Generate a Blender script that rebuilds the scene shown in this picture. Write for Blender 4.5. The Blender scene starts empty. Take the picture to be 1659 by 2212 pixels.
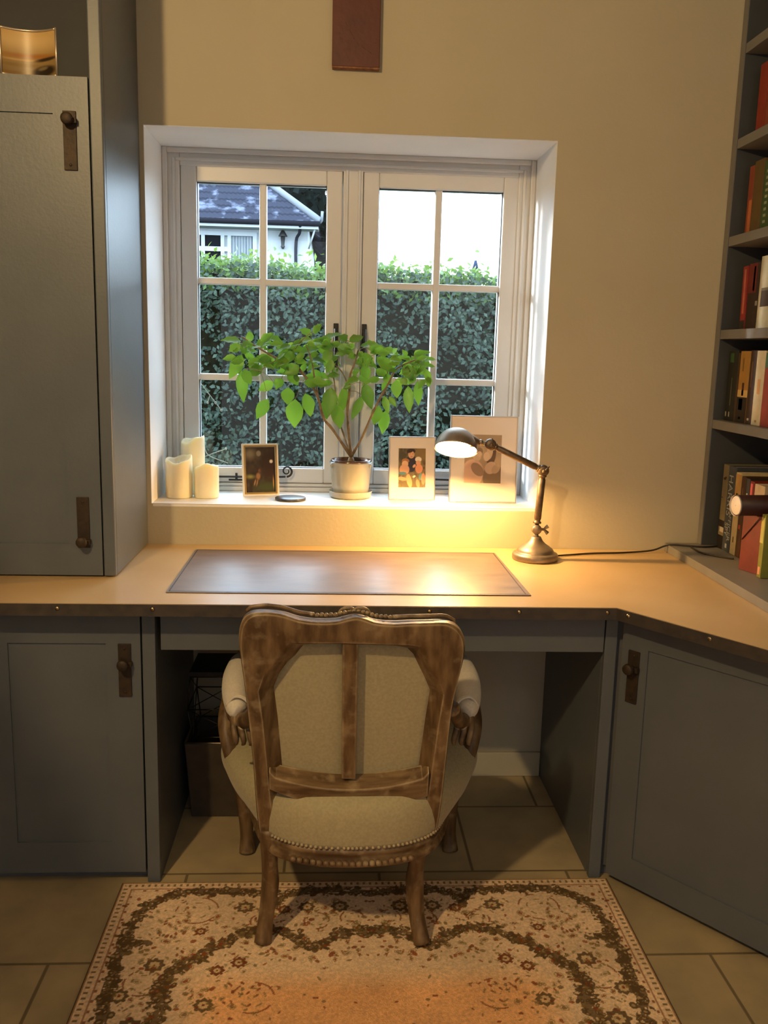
import bpy, bmesh, math, random
import numpy as np
from mathutils import Vector, Matrix
S = bpy.context.scene
C = S.collection
PI = math.pi
random.seed(7)
rng = np.random.default_rng(5)

# ------------------------------------------------------------------ camera
cam = bpy.data.cameras.new('camera'); camo = bpy.data.objects.new('camera', cam); C.objects.link(camo)
yaw, pitch, roll, FPX = .059817, .17692, .02497, 1914.678
fw = Vector((math.sin(yaw)*math.cos(pitch), math.cos(yaw)*math.cos(pitch), -math.sin(pitch)))
rt = Vector((math.cos(yaw), -math.sin(yaw), 0)); up = rt.cross(fw)
r2 = rt*math.cos(roll)+up*math.sin(roll); u2 = -rt*math.sin(roll)+up*math.cos(roll)
M = Matrix((r2, u2, -fw)).transposed().to_4x4(); M.translation = Vector((0, -2.68, 1.3493))
camo.matrix_world = M
cam.sensor_fit = 'HORIZONTAL'; cam.sensor_width = 36; cam.lens = FPX*36/1659; cam.clip_start = .02; cam.clip_end = 200
S.camera = camo
# ------------------------------------------------------------------ view, world, lights
S.view_settings.view_transform = 'Standard'; S.view_settings.look = 'None'
S.view_settings.exposure = 0.0; S.view_settings.gamma = 1; S.view_settings.use_curve_mapping = False
SKY = 12
w = bpy.data.worlds.new('overcast sky'); S.world = w; w.use_nodes = True
bg = w.node_tree.nodes['Background']; bg.inputs[0].default_value = (.63, .80, 1.0, 1); bg.inputs[1].default_value = SKY
def light(name, kind, loc, energy, col, **k):
    l = bpy.data.lights.new(name, kind); l.energy = energy; l.color = col
    for a, b in k.items(): setattr(l, a, b)
    o = bpy.data.objects.new(name, l); o.location = loc; C.objects.link(o); return o
def aim(o, d): o.rotation_euler = Vector(d).to_track_quat('-Z', 'Y').to_euler()
por = light('window_portal', 'AREA', (.05, .45, 1.42), 1, (1, 1, 1), shape='RECTANGLE', size=1.2, size_y=1.1)
por.rotation_euler = (-PI/2, 0, 0); por.data.cycles.is_portal = True
sun = light('low_sun', 'SUN', (-5, 5, 4), 14, (1, .95, .90), angle=math.radians(6)); aim(sun, (1, -.36, -.16))
WARM = (1, .68, .31)
spot = light('ceiling_spotlight', 'SPOT', (-.95, -2.55, 2.45), 130, WARM, spot_size=math.radians(114), spot_blend=.12, shadow_soft_size=.05)
aim(spot, (.75, .6, -.1))
room = light('room_fill', 'POINT', (.9, -3.5, 2.25), 10, (1, .84, .62), shadow_soft_size=.15)  # added fill that lifts the room's ambient level, no fixture behind it
rear_fill = light('cool_rear_fill', 'AREA', (.2, -4.36, 1.3), 8.5, (.80, .89, 1), shape='RECTANGLE', size=2.3, size_y=1.9); aim(rear_fill, (0, 1, 0))  # added cool fill standing for an unseen window; wall has no opening

# ------------------------------------------------------------------ materials
def lin(c): return tuple((x/12.92 if x <= .04045 else ((x+.055)/1.055)**2.4) for x in c)
def s8(*c): return lin([x/255 for x in c])
def mat(name, col, rough=.5, metal=0, col2=None, scale=20, detail=4, stretch=(1, 1, 1), lo=.35, hi=.65, bump=0, bscale=None, coat=0, spec=.5, sheen=0, sss=0, emit=None, estr=0, attr=None, edge=None, rvar=0):
    m = bpy.data.materials.new(name); m.use_nodes = True
    nt = m.node_tree; N = nt.nodes; L = nt.links; b = N['Principled BSDF']
    b.inputs['Roughness'].default_value = rough; b.inputs['Metallic'].default_value = metal
    b.inputs['Specular IOR Level'].default_value = spec
    b.inputs['Coat Weight'].default_value = coat; b.inputs['Coat Roughness'].default_value = .30 if coat > .5 else .05; b.inputs['Sheen Weight'].default_value = sheen
    b.inputs['Base Color'].default_value = (*col, 1)
    if sss:
        b.inputs['Subsurface Weight'].default_value = sss; b.inputs['Subsurface Radius'].default_value = (.02, .015, .008); b.inputs['Subsurface Scale'].default_value = 1
    if emit: b.inputs['Emission Color'].default_value = (*emit, 1); b.inputs['Emission Strength'].default_value = estr
    tc = N.new('ShaderNodeTexCoord'); mp = N.new('ShaderNodeMapping'); L.new(tc.outputs['Object'], mp.inputs[0]); mp.inputs['Scale'].default_value = stretch
    src = None
    nz = N.new('ShaderNodeTexNoise'); nz.inputs['Scale'].default_value = scale; nz.inputs['Detail'].default_value = detail; L.new(mp.outputs[0], nz.inputs[0])
    if col2:
        r = N.new('ShaderNodeValToRGB'); r.color_ramp.elements[0].position = lo; r.color_ramp.elements[1].position = hi
        r.color_ramp.elements[0].color = (*col, 1); r.color_ramp.elements[1].color = (*col2, 1)
        L.new(nz.outputs[0], r.inputs[0]); src = r.outputs[0]
    if attr:
        a = N.new('ShaderNodeAttribute'); a.attribute_name = attr; src = a.outputs['Color']
    if edge:
        g = N.new('ShaderNodeNewGeometry'); bv = N.new('ShaderNodeBevel'); bv.samples = 6; bv.inputs['Radius'].default_value = .007
        dt = N.new('ShaderNodeVectorMath'); dt.operation = 'DOT_PRODUCT'; L.new(bv.outputs[0], dt.inputs[0]); L.new(g.outputs['Normal'], dt.inputs[1])
        wn = N.new('ShaderNodeTexNoise'); wn.inputs['Scale'].default_value = 30; wn.inputs['Detail'].default_value = 6; L.new(tc.outputs['Object'], wn.inputs[0])
        w1 = N.new('ShaderNodeMath'); w1.operation = 'MULTIPLY_ADD'; w1.inputs[1].default_value = .22; L.new(wn.outputs[0], w1.inputs[0]); L.new(dt.outputs['Value'], w1.inputs[2])
        rr = N.new('ShaderNodeValToRGB'); rr.color_ramp.elements[0].position = .0; rr.color_ramp.elements[1].position = 1.0
        mr0 = N.new('ShaderNodeMapRange'); mr0.inputs[1].default_value = 1.10; mr0.inputs[2].default_value = 1.00; L.new(w1.outputs[0], mr0.inputs[0]); L.new(mr0.outputs[0], rr.inputs[0])
        mx = N.new('ShaderNodeMix'); mx.data_type = 'RGBA'; L.new(rr.outputs[0], mx.inputs[0]); L.new(src, mx.inputs[6]); mx.inputs[7].default_value = (*edge, 1); src = mx.outputs[2]
    if src is not None: L.new(src, b.inputs['Base Color'])
    if rvar:
        mr = N.new('ShaderNodeMapRange'); mr.inputs[3].default_value = rough-rvar; mr.inputs[4].default_value = rough+rvar; L.new(nz.outputs[0], mr.inputs[0]); L.new(mr.outputs[0], b.inputs['Roughness'])
    if bump:
        n2 = N.new('ShaderNodeTexNoise'); n2.inputs['Scale'].default_value = bscale or scale; n2.inputs['Detail'].default_value = 6; L.new(mp.outputs[0], n2.inputs[0])
        bp = N.new('ShaderNodeBump'); bp.inputs['Strength'].default_value = 1; bp.inputs['Distance'].default_value = bump; L.new(n2.outputs[0], bp.inputs['Height']); L.new(bp.outputs[0], b.inputs['Normal'])
    return m
CREAM = mat('cream wall paint', (.465, .42, .31), .85, col2=(.49, .445, .335), scale=3, bump=.0006, bscale=90)
CEIL = mat('ceiling paint', (.75, .72, .65), .9, bump=.0005, bscale=60)
WHITE = mat('white gloss paint', (.62, .62, .62), .38, col2=(.65, .65, .65), scale=4, bump=.0003, bscale=60)
REVEAL = mat('white eggshell reveal', (.80, .80, .80), .5, col2=(.83, .83, .83), scale=5, bump=.0004, bscale=70)
GREY = mat('slate grey cabinet paint', (.092, .104, .118), .42, col2=(.104, .116, .130), scale=6, bump=.0003, bscale=120)
GREYIN = mat('shade-painted cupboard interior', (.026, .027, .031), .6, col2=(.032, .033, .037), scale=8)  # near-black base colour has the shade of niche and bookcase painted in
SHELFG = mat('grey shelf paint', (.17, .165, .165), .5, col2=(.19, .185, .18), scale=8)
IRON = mat('rusty iron', (.034, .024, .018), .6, metal=.5, col2=(.055, .035, .02), scale=60, bump=.0008, bscale=120)
BLACK = mat('black iron', (.012, .012, .013), .5, metal=.3, col2=(.02, .02, .02), scale=50, bump=.0003)
TAN = mat('waxed tan hide', (.45, .31, .155), .34, col2=(.51, .365, .195), scale=4, detail=6, bump=.00015, bscale=30, rvar=.05)
BAND = mat('dark leather edge band', (.035, .028, .024), .5, col2=(.055, .042, .033), scale=40, bump=.0005, bscale=120)
BRASS = mat('antique brass', (.42, .33, .2), .3, metal=1, col2=(.3, .22, .13), scale=80)
PADM = mat('worn brown leather', (.060, .034, .036), .40, col2=(.13, .085, .075), scale=9, detail=9, stretch=(1, 3, 1), bump=.0004, bscale=60, rvar=.08, coat=.51, spec=.8)
PADLINE = mat('tooled leather line', (.02, .014, .014), .5)
WOOD = mat('limed oak', (.075, .038, .014), .5, col2=(.23, .145, .07), scale=5, detail=9, stretch=(9, 9, 1.6), lo=.38, hi=.75, bump=.0012, bscale=6, edge=(.42, .32, .19))
WOODH = mat('limed oak rail', (.080, .042, .016), .5, col2=(.26, .17, .085), scale=5, detail=9, stretch=(1.6, 9, 9), lo=.38, hi=.75, bump=.0012, bscale=6, edge=(.46, .35, .21))
LINEN = mat('natural linen', (.34, .295, .175), .85, col2=(.39, .34, .205), scale=160, detail=2, bump=.0005, bscale=500, sheen=.2)
LINENP = mat('pale linen arm pad', (.62, .57, .50), .85, col2=(.68, .63, .56), scale=160, detail=2, bump=.0006, bscale=400, sheen=.2)
PIPE = mat('linen piping', (.34, .27, .17), .8, col2=(.40, .32, .2), scale=200)
PEWTER = mat('aged pewter', (.235, .19, .15), .42, metal=.75, col2=(.33, .27, .21), scale=25, bump=.0002, bscale=90)
DARKBR = mat('aged bronze', (.12, .085, .06), .45, metal=.7, col2=(.2, .145, .1), scale=60, bump=.0004, bscale=140)
DOMEIN = mat('white enamel', (.85, .84, .8), .4)
BULB = mat('warm bulb glass', (1, .9, .7), .4, emit=(1, .72, .38), estr=60)
CABLE = mat('black cable', (.02, .014, .012), .5)
CANDLE = mat('ivory wax', (.80, .72, .50), .45, col2=(.82, .76, .56), scale=12, sss=.6)
WICK = mat('wick', (.7, .68, .6), .8)
LEAF = None
STEM = mat('green brown bark', (.15, .095, .045), .7, col2=(.26, .18, .09), scale=60, bump=.001, bscale=120)
GLAZE = mat('grey stoneware glaze', (.29, .27, .20), .2, col2=(.35, .33, .26), scale=14, stretch=(1, 1, .3), coat=.4)
GLAZEB = mat('brown rim glaze', (.07, .032, .018), .25, col2=(.12, .06, .035), scale=60, coat=.4)
SOIL = mat('dark potting soil', (.03, .02, .014), .95, col2=(.06, .04, .028), scale=90, bump=.004)
RED = mat('dark red painted board', (.080, .016, .010), .5, col2=(.105, .022, .012), scale=12, bump=.0006, bscale=60)
REDEDGE = mat('chipped board edge', (.30, .14, .06), .7, col2=(.15, .05, .02), scale=60)
SILVER = mat('silver frame', (.6, .58, .55), .3, metal=1)
CREAMFR = mat('cream painted frame', (.62, .58, .5), .5)
GOLD = mat('gilt frame', (.30, .2, .06), .45, metal=.8)
MOUNT = mat('white card mount', (.74, .66, .60), .7)
BACKB = mat('dark card back', (.03, .028, .026), .8)
PAGES = mat('book pages', (.55, .48, .36), .9, col2=(.42, .36, .26), scale=90, stretch=(1, 20, 1))
PAINTED = mat('printed picture', (.5, .5, .5), .35, attr='pic', spec=.4)
RUGM = mat('woven rug pile', (.5, .4, .3), .95, attr='pic', spec=.1, bump=.002, bscale=350)
RUGEDGE = mat('rug binding', (.10, .055, .03), .9)
BINM = mat('dark leather bin', (.045, .032, .022), .6, col2=(.06, .045, .03), scale=30)

def leafmat(name, c1, c2, tr, amt, rough=.4, spec=.5):
    m = bpy.data.materials.new(name); m.use_nodes = True; nt = m.node_tree; N = nt.nodes; L = nt.links
    b = N['Principled BSDF']; out = N['Material Output']; b.inputs['Roughness'].default_value = rough; b.inputs['Specular IOR Level'].default_value = spec
    g = N.new('ShaderNodeNewGeometry'); r = N.new('ShaderNodeValToRGB'); r.color_ramp.elements[0].color = (*c1, 1); r.color_ramp.elements[1].color = (*c2, 1)
    L.new(g.outputs['Random Per Island'], r.inputs[0]); L.new(r.outputs[0], b.inputs['Base Color'])
    t = N.new('ShaderNodeBsdfTranslucent'); t.inputs[0].default_value = (*tr, 1)
    mx = N.new('ShaderNodeMixShader'); mx.inputs[0].default_value = amt
    L.new(b.outputs[0], mx.inputs[1]); L.new(t.outputs[0], mx.inputs[2]); L.new(mx.outputs[0], out.inputs[0])
    return m
LEAF = leafmat('soft green leaf', (.04, .10, .018), (.16, .31, .045), (.22, .40, .03), .40)
HLEAF = leafmat('glossy hedge leaf', (.014, .027, .021), (.042, .064, .044), (.05, .09, .03), .22, .42, .16)
HTOP = leafmat('young hedge leaf', (.03, .065, .015), (.075, .14, .028), (.14, .22, .03), .35, .4, .3)
TLEAF = leafmat('dark tree needle', (.004, .006, .006), (.010, .014, .013), (.012, .018, .01), .1, .9, 0)

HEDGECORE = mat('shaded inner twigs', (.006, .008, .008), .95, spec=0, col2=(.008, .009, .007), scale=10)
GL = bpy.data.materials.new('window glass'); GL.use_nodes = True
_n = GL.node_tree.nodes; _l = GL.node_tree.links; _n.remove(_n['Principled BSDF'])
_t = _n.new('ShaderNodeBsdfTransparent'); _t.inputs[0].default_value = (.93, .95, .94, 1); _g = _n.new('ShaderNodeBsdfGlossy'); _g.inputs['Roughness'].default_value = 0
_lw = _n.new('ShaderNodeLayerWeight'); _lw.inputs[0].default_value = .5; _p = _n.new('ShaderNodeMath'); _p.operation = 'POWER'; _p.inputs[1].default_value = 5
_q = _n.new('ShaderNodeMath'); _q.operation = 'MULTIPLY_ADD'; _q.inputs[1].default_value = .9; _q.inputs[2].default_value = .035; _m = _n.new('ShaderNodeMixShader')
_l.new(_lw.outputs['Facing'], _p.inputs[0]); _l.new(_p.outputs[0], _q.inputs[0]); _l.new(_q.outputs[0], _m.inputs[0]); _l.new(_t.outputs[0], _m.inputs[1]); _l.new(_g.outputs[0], _m.inputs[2]); _l.new(_m.outputs[0], _n['Material Output'].inputs[0])

def flag_mat():
    m = mat('worn stone flags', (.25, .19, .11), .55, bump=.0012, bscale=25)
    nt = m.node_tree; N = nt.nodes; L = nt.links; b = N['Principled BSDF']
    tc = N.new('ShaderNodeTexCoord'); mp = N.new('ShaderNodeMapping'); L.new(tc.outputs['Object'], mp.inputs[0])
    mp.inputs['Location'].default_value = (.112, .206, 0)
    br = N.new('ShaderNodeTexBrick'); L.new(mp.outputs[0], br.inputs[0]); br.inputs['Scale'].default_value = 1
    br.inputs['Brick Width'].default_value = .50; br.inputs['Row Height'].default_value = .34; br.inputs['Mortar Size'].default_value = .005; br.inputs['Mortar Smooth'].default_value = .5
    br.inputs['Color1'].default_value = (.45, .365, .23, 1); br.inputs['Color2'].default_value = (.38, .305, .185, 1); br.inputs['Mortar'].default_value = (.17, .13, .075, 1)
    nz = N.new('ShaderNodeTexNoise'); nz.inputs['Scale'].default_value = 6; nz.inputs['Detail'].default_value = 8; L.new(tc.outputs['Object'], nz.inputs[0])
    r = N.new('ShaderNodeValToRGB'); r.color_ramp.elements[0].color = (.75, .75, .75, 1); r.color_ramp.elements[1].color = (1.15, 1.12, 1.05, 1); r.color_ramp.elements[0].position = .3; r.color_ramp.elements[1].position = .7
    L.new(nz.outputs[0], r.inputs[0])
    mx = N.new('ShaderNodeMix'); mx.data_type = 'RGBA'; mx.blend_type = 'MULTIPLY'; mx.inputs[0].default_value = 1
    L.new(br.outputs[0], mx.inputs[6]); L.new(r.outputs[0], mx.inputs[7]); L.new(mx.outputs[2], b.inputs['Base Color'])
    return m
FLAG = flag_mat()

# ------------------------------------------------------------------ mesh helpers
class MB:
    def __init__(s): s.v = []; s.f = []; s.m = []; s.sm = []
    def add(s, vs, fs, mi=0, smooth=False):
        o = len(s.v); s.v += [tuple(v) for v in vs]; s.f += [tuple(i+o for i in f) for f in fs]; s.m += [mi]*len(fs); s.sm += [smooth]*len(fs); return s
    def box(s, a, b, mi=0, R=None):
        x0, y0, z0 = a; x1, y1, z1 = b
        vs = [(x0, y0, z0), (x1, y0, z0), (x1, y1, z0), (x0, y1, z0), (x0, y0, z1), (x1, y0, z1), (x1, y1, z1), (x0, y1, z1)]
        if R: vs = [R @ Vector(v) for v in vs]
        return s.add(vs, [(0, 3, 2, 1), (4, 5, 6, 7), (0, 1, 5, 4), (1, 2, 6, 5), (2, 3, 7, 6), (3, 0, 4, 7)], mi)
    def prism(s, poly, z0, z1, mi=0, mt=None):
        n = len(poly)
        s.add([(x, y, z0) for x, y in poly]+[(x, y, z1) for x, y in poly], [tuple((i, (i+1) % n, n+(i+1) % n, n+i)) for i in range(n)], mi)
        s.add([(x, y, z0) for x, y in poly]+[(x, y, z1) for x, y in poly], [tuple(range(n))[::-1], tuple(range(n, 2*n))], mi if mt is None else mt)
        return s
    def lathe(s, prof, c=(0, 0, 0), n=40, mi=0, R=None, cap=True, fn=None):
        vs = []; fs = []
        for j, (r, z) in enumerate(prof):
            for i in range(n):
                a = 2*PI*i/n; rr, zz = (r, z) if fn is None else fn(r, z, a, j)
                v = Vector((rr*math.cos(a), rr*math.sin(a), zz))
                if R: v = R @ v
                vs.append(v+Vector(c))
        for j in range(len(prof)-1):
            for i in range(n):
                k = (i+1) % n; fs.append((j*n+i, j*n+k, (j+1)*n+k, (j+1)*n+i))
        if cap: fs += [tuple(range(n))[::-1], tuple(range((len(prof)-1)*n, len(prof)*n))]
        return s.add(vs, fs, mi, True)
    def tube(s, pts, rad, n=12, mi=0, flat=1.0, upv=None, cap=True):
        pts = [Vector(p) for p in pts]; m = len(pts); rs = rad if hasattr(rad, '__len__') else [rad]*m
        vs = []; fs = []; ref = Vector(upv) if upv else None
        for j in range(m):
            t = (pts[min(j+1, m-1)]-pts[max(j-1, 0)]).normalized()
            if ref is None: ref = Vector((0, 0, 1)) if abs(t.z) < .9 else Vector((1, 0, 0))
            a = (ref-t*ref.dot(t))
            if a.length < 1e-5: a = t.orthogonal()
            a.normalize(); b = t.cross(a)
            if upv is None: ref = a
            for i in range(n):
                q = 2*PI*i/n; vs.append(pts[j]+a*math.cos(q)*rs[j]+b*math.sin(q)*rs[j]*flat)
        for j in range(m-1):
            for i in range(n):
                k = (i+1) % n; fs.append((j*n+i, j*n+k, (j+1)*n+k, (j+1)*n+i))
        if cap: fs += [tuple(range(n))[::-1], tuple(range((m-1)*n, m*n))]
        return s.add(vs, fs, mi, True)
    def loft(s, loops, mi=0, closed=True, caps=True, smooth=True):
        n = len(loops[0]); vs = [v for l in loops for v in l]; fs = []
        for j in range(len(loops)-1):
            for i in range(n if closed else n-1):
                k = (i+1) % n; fs.append((j*n+i, j*n+k, (j+1)*n+k, (j+1)*n+i))
        if caps: fs += [tuple(range(n))[::-1], tuple(range((len(loops)-1)*n, len(loops)*n))]
        return s.add(vs, fs, mi, smooth)
    def build(s, name, mats, parent=None, bevel=0, seg=2, sub=0, sharp=None):
        me = bpy.data.meshes.new(name); me.from_pydata([tuple(v) for v in s.v], [], s.f)
        for m in (mats if isinstance(mats, (list, tuple)) else [mats]): me.materials.append(m)
        me.polygons.foreach_set('material_index', s.m); me.polygons.foreach_set('use_smooth', s.sm)
        me.update()
        bm = bmesh.new(); bm.from_mesh(me); bmesh.ops.recalc_face_normals(bm, faces=bm.faces); bm.to_mesh(me); bm.free()
        if sharp: me.set_sharp_from_angle(angle=math.radians(sharp))
        o = bpy.data.objects.new(name, me); C.objects.link(o)
        if parent: o.parent = parent
        if bevel:
            b = o.modifiers.new('bevel', 'BEVEL'); b.width = bevel; b.segments = seg; b.limit_method = 'ANGLE'; b.angle_limit = math.radians(40)
        if sub:
            q = o.modifiers.new('sub', 'SUBSURF'); q.levels = sub; q.render_levels = sub
        return o
def spline(pts, n=8):
    P = [Vector(p) for p in pts]; out = []
    for i in range(len(P)-1):
        p0, p1, p2, p3 = P[max(i-1, 0)], P[i], P[i+1], P[min(i+2, len(P)-1)]
        for k in range(n):
            t = k/n; out.append(.5*((2*p1)+(p2-p0)*t+(2*p0-5*p1+4*p2-p3)*t*t+(3*p1-p0-3*p2+p3)*t**3))
    out.append(P[-1]); return out
def interp(vals, n=8):
    return [v[0] for v in spline([(a, 0, 0) for a in vals], n)]
def thing(name, label, cat, loc=(0, 0, 0), rz=0, group=None):
    o = bpy.data.objects.new(name, None); o.empty_display_size = .05; C.objects.link(o)
    o.location = loc; o.rotation_euler = (0, 0, rz); return tag(o, label, cat, group)
def tag(o, label, cat, group=None, kind=None):
    o['label'] = label; o['category'] = cat
    if group: o['group'] = group
    if kind: o['kind'] = kind
    return o
def struct(o): o['kind'] = 'structure'; return o
def picgrid(name, x0, x1, z0, z1, y, nx, nz, fn, parent, material=PAINTED, curve=None):
    U, V = np.meshgrid(np.linspace(0, 1, nx), np.linspace(0, 1, nz)); col = fn(U.ravel(), V.ravel())
    vs = [(x0+(x1-x0)*u, (y(u) if callable(y) else y), z0+(z1-z0)*v) for u, v in zip(U.ravel(), V.ravel())]
    fs = [(j*nx+i, j*nx+i+1, (j+1)*nx+i+1, (j+1)*nx+i) for j in range(nz-1) for i in range(nx-1)]
    return colmesh(name, vs, fs, col, material, parent)
def colmesh(name, vs, fs, col, material, parent=None):
    me = bpy.data.meshes.new(name); me.from_pydata(vs, [], fs); me.materials.append(material)
    c = np.clip(col, 0, 1); c = np.where(c <= .04045, c/12.92, ((c+.055)/1.055)**2.4)
    a = me.color_attributes.new('pic', 'FLOAT_COLOR', 'POINT'); a.data.foreach_set('color', np.hstack([c, np.ones((len(c), 1))]).astype('f').ravel())
    me.update(); o = bpy.data.objects.new(name, me); C.objects.link(o)
    if parent: o.parent = parent
    return o
def canvas(n, c): return np.tile(np.array(c, float)/255, (n, 1))
def ell(img, U, V, u, v, ru, rv, c, ang=0, soft=.15):
    a = math.radians(ang); du = (U-u); dv = (V-v); p = (du*math.cos(a)+dv*math.sin(a))/ru; q = (-du*math.sin(a)+dv*math.cos(a))/rv
    k = np.clip((1-np.hypot(p, q))/soft, 0, 1)[:, None]; img[:] = img*(1-k)+np.array(c)/255*k
def vnoise(U, V, s, seed=0):
    g = np.random.default_rng(seed).random((80, 80)); x = (U*s) % 79; y = (V*s) % 79; xi = x.astype(int); yi = y.astype(int); fx = x-xi; fy = y-yi
    fx = fx*fx*(3-2*fx); fy = fy*fy*(3-2*fy)
    return (g[yi, xi]*(1-fx)+g[yi, (xi+1) % 80]*fx)*(1-fy)+(g[(yi+1) % 80, xi]*(1-fx)+g[(yi+1) % 80, (xi+1) % 80]*fx)*fy
def text(name, body, size, material, parent, M4, ext=.0004):
    cu = bpy.data.curves.new(name, 'FONT'); cu.body = body; cu.size = size; cu.extrude = ext; cu.align_x = 'CENTER'; cu.align_y = 'CENTER'
    t = bpy.data.objects.new(name, cu); C.objects.link(t)
    dg = bpy.context.evaluated_depsgraph_get(); me = bpy.data.meshes.new_from_object(t.evaluated_get(dg)); bpy.data.objects.remove(t)
    me.transform(M4); me.materials.clear(); me.materials.append(material)
    o = bpy.data.objects.new(name, me); C.objects.link(o); o.parent = parent; return o

# ------------------------------------------------------------------ room shell
XL, XR, YB, ZC = -1.46, 1.42, -4.4, 2.62
WX0, WX1, WZ0, WZ1, T = -.545, .637, .886, 1.967, .284
m = MB(); m.box((XL-.1, YB-.1, -.08), (XR+.1, .4, 0)); struct(m.build('floor', FLAG))
m = MB(); m.box((XL-.1, YB-.1, ZC), (XR+.1, .4, ZC+.08)); struct(m.build('ceiling', CEIL))
m = MB(); m.box((XL-.1, YB, 0), (XL, .4, ZC)); struct(m.build('wall_left', CREAM))
m = MB(); m.box((XR, YB, 0), (XR+.1, .4, ZC)); struct(m.build('wall_right', CREAM))
m = MB(); m.box((XL-.1, YB-.1, 0), (XR+.1, YB, ZC)); struct(m.build('wall_front', CREAM))
m = MB(); YO = .40
m.box((XL, 0, 0), (WX0, YO, ZC)); m.box((WX1, 0, 0), (XR, YO, ZC)); m.box((WX0, 0, 0), (WX1, YO, WZ0)); m.box((WX0, 0, WZ1), (WX1, YO, ZC))
m.m[3] = 1; m.m[11] = 1; m.m[13] = 1; m.m[18] = 1
wb = struct(m.build('wall_back', [CREAM, REVEAL]))
me = wb.data
for p in me.polygons:
    c = p.center; inx = WX0-.01 < c.x < WX1+.01; inz = WZ0-.01 < c.z < WZ1+.01
    p.material_index = 1 if (.1 < c.y < .35 and inx and ((abs(p.normal.x) > .9 and abs(c.x) < .7) or (abs(p.normal.z) > .9 and (abs(c.z-WZ0) < .01 or abs(c.z-WZ1) < .01)))) else 0
# re-cut wall: the jamb faces of the two side piers only inside the opening
m = MB()
for x, s_ in ((WX0+.0008, 1), (WX1-.0008, -1)): m.box((min(x, x-s_*.0006), .0005, WZ0), (max(x, x-s_*.0006), T, WZ1))
m.box((WX0, .0005, WZ1-.0012), (WX1, T, WZ1-.0004))
struct(m.build('trim_1', REVEAL))
m = MB(); m.box((WX0+.001, -.0005, WZ0-.012), (WX1-.001, T, WZ0+.0006)); struct(m.build('trim_2', REVEAL, bevel=.004))
m = MB(); m.box((-.42, -.012, 0), (.69, 0, .083)); struct(m.build('baseboard_back', CREAM, bevel=.004))

# window
win = struct(bpy.data.objects.new('window_1', None)); C.objects.link(win)
def ring(mb, x0, x1, z0, z1, w, y0, y1, wb_=None, mi=0):
    wb_ = wb_ or w
    mb.box((x0, y0, z0), (x0+w, y1, z1), mi); mb.box((x1-w, y0, z0), (x1, y1, z1), mi); mb.box((x0+w, y0, z1-w), (x1-w, y1, z1), mi); mb.box((x0+w, y0, z0), (x1-w, y1, z0+wb_), mi)
m = MB(); ring(m, WX0+.001, WX1-.001, WZ0+.001, WZ1-.001, .053, T-.012, .36, .026)
ring(m, WX0+.001, WX1-.001, WZ0+.001, WZ1-.001, .016, T-.024, T-.01, .014); ring(m, WX0+.030, WX1-.030, WZ0+.018, WZ1-.030, .010, T-.018, T-.0105, .008)
m.box((.022, T-.012, WZ0+.02), (.085, .36, WZ1-.05)); m.box((.030, T-.02, WZ0+.02), (.038, T-.01, WZ1-.05)); m.box((.069, T-.02, WZ0+.02), (.077, T-.01, WZ1-.05))
m.box((.010, .332, WZ0+.02), (.097, .3598, WZ1-.05)); ring(m, WX0+.002, WX1-.002, WZ0+.002, WZ1-.002, .066, .332, .3595, .040)
m.build('window_frame', WHITE, win, bevel=.003)
ZS0, ZS1 = .914, 1.918
for x0, x1, bar in ((-.490, .020, -.2325), (.087, .587, .3295)):
    m = MB(); ring(m, x0, x1, ZS0, ZS1, .050, T-.008, .33, .050)
    sa = m.build('sash', WHITE, win, bevel=.004)
    m = MB(); m.box((bar-.0115, T+.004, ZS0+.045), (bar+.0115, .325, ZS1-.045))
    for z in (1.260, 1.566): m.box((x0+.045, T+.0047, z-.0105), (x1-.045, .3243, z+.0105))
    m.build('glazing_bar', WHITE, sa, bevel=.004)
    m = MB(); m.box((x0+.046, .3085, ZS0+.046), (x1-.046, .3095, ZS1-.046)); m.build('glass_pane', GL, sa)
    m = MB(); ring(m, x0+.049, x1-.049, ZS0+.049, ZS1-.049, .003, .29, .30); m.build('glazing_seal', BLACK, sa)
for x in (.005, .097):
    m = MB(); m.box((x-.008, T-.016, 1.30), (x+.008, T-.008, 1.442)); m.tube([(x, T-.03, 1.425), (x, T-.035, 1.36), (x, T-.030, 1.31)], [.006, .005, .008], 10); m.tube([(x, T-.01, 1.41), (x, T-.033, 1.41)], .007, 10)
    m.build('casement_handle', BLACK, win, bevel=.0015)
def stay(xa, xb, sgn):
    m = MB(); y = T-.030; z = .938
    m.tube(spline([(xa, y, z-.003), (xa+(xb-xa)*.5, y, z-.002), (xb, y, z)]), .0035, 8)
    cur = []
    for k in range(40):
        a = -PI/2+k/39*2*PI*1.35; r = .019*(1-.72*k/39); cur.append((xb+sgn*(.004+math.cos(a)*r), y, z+.019+math.sin(a)*r))
    m.tube(cur, [.0036*(1-.4*k/39) for k in range(40)], 8)
    m.box((xa-.01, y-.004, z-.012), (xa+.012, T-.006, z+.006)); m.tube([(xa+sgn*.075, y+.0, z-.014), (xa+sgn*.075, y, z+.010)], .004, 8)
    m.tube([(xa+sgn*.05, y, z-.013), (xa+sgn*.10, y, z-.013)], .0032, 8)
    return m.build('window_stay', BLACK, win)
stay(-.392, -.155, 1); stay(.52, .33, -1)

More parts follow.
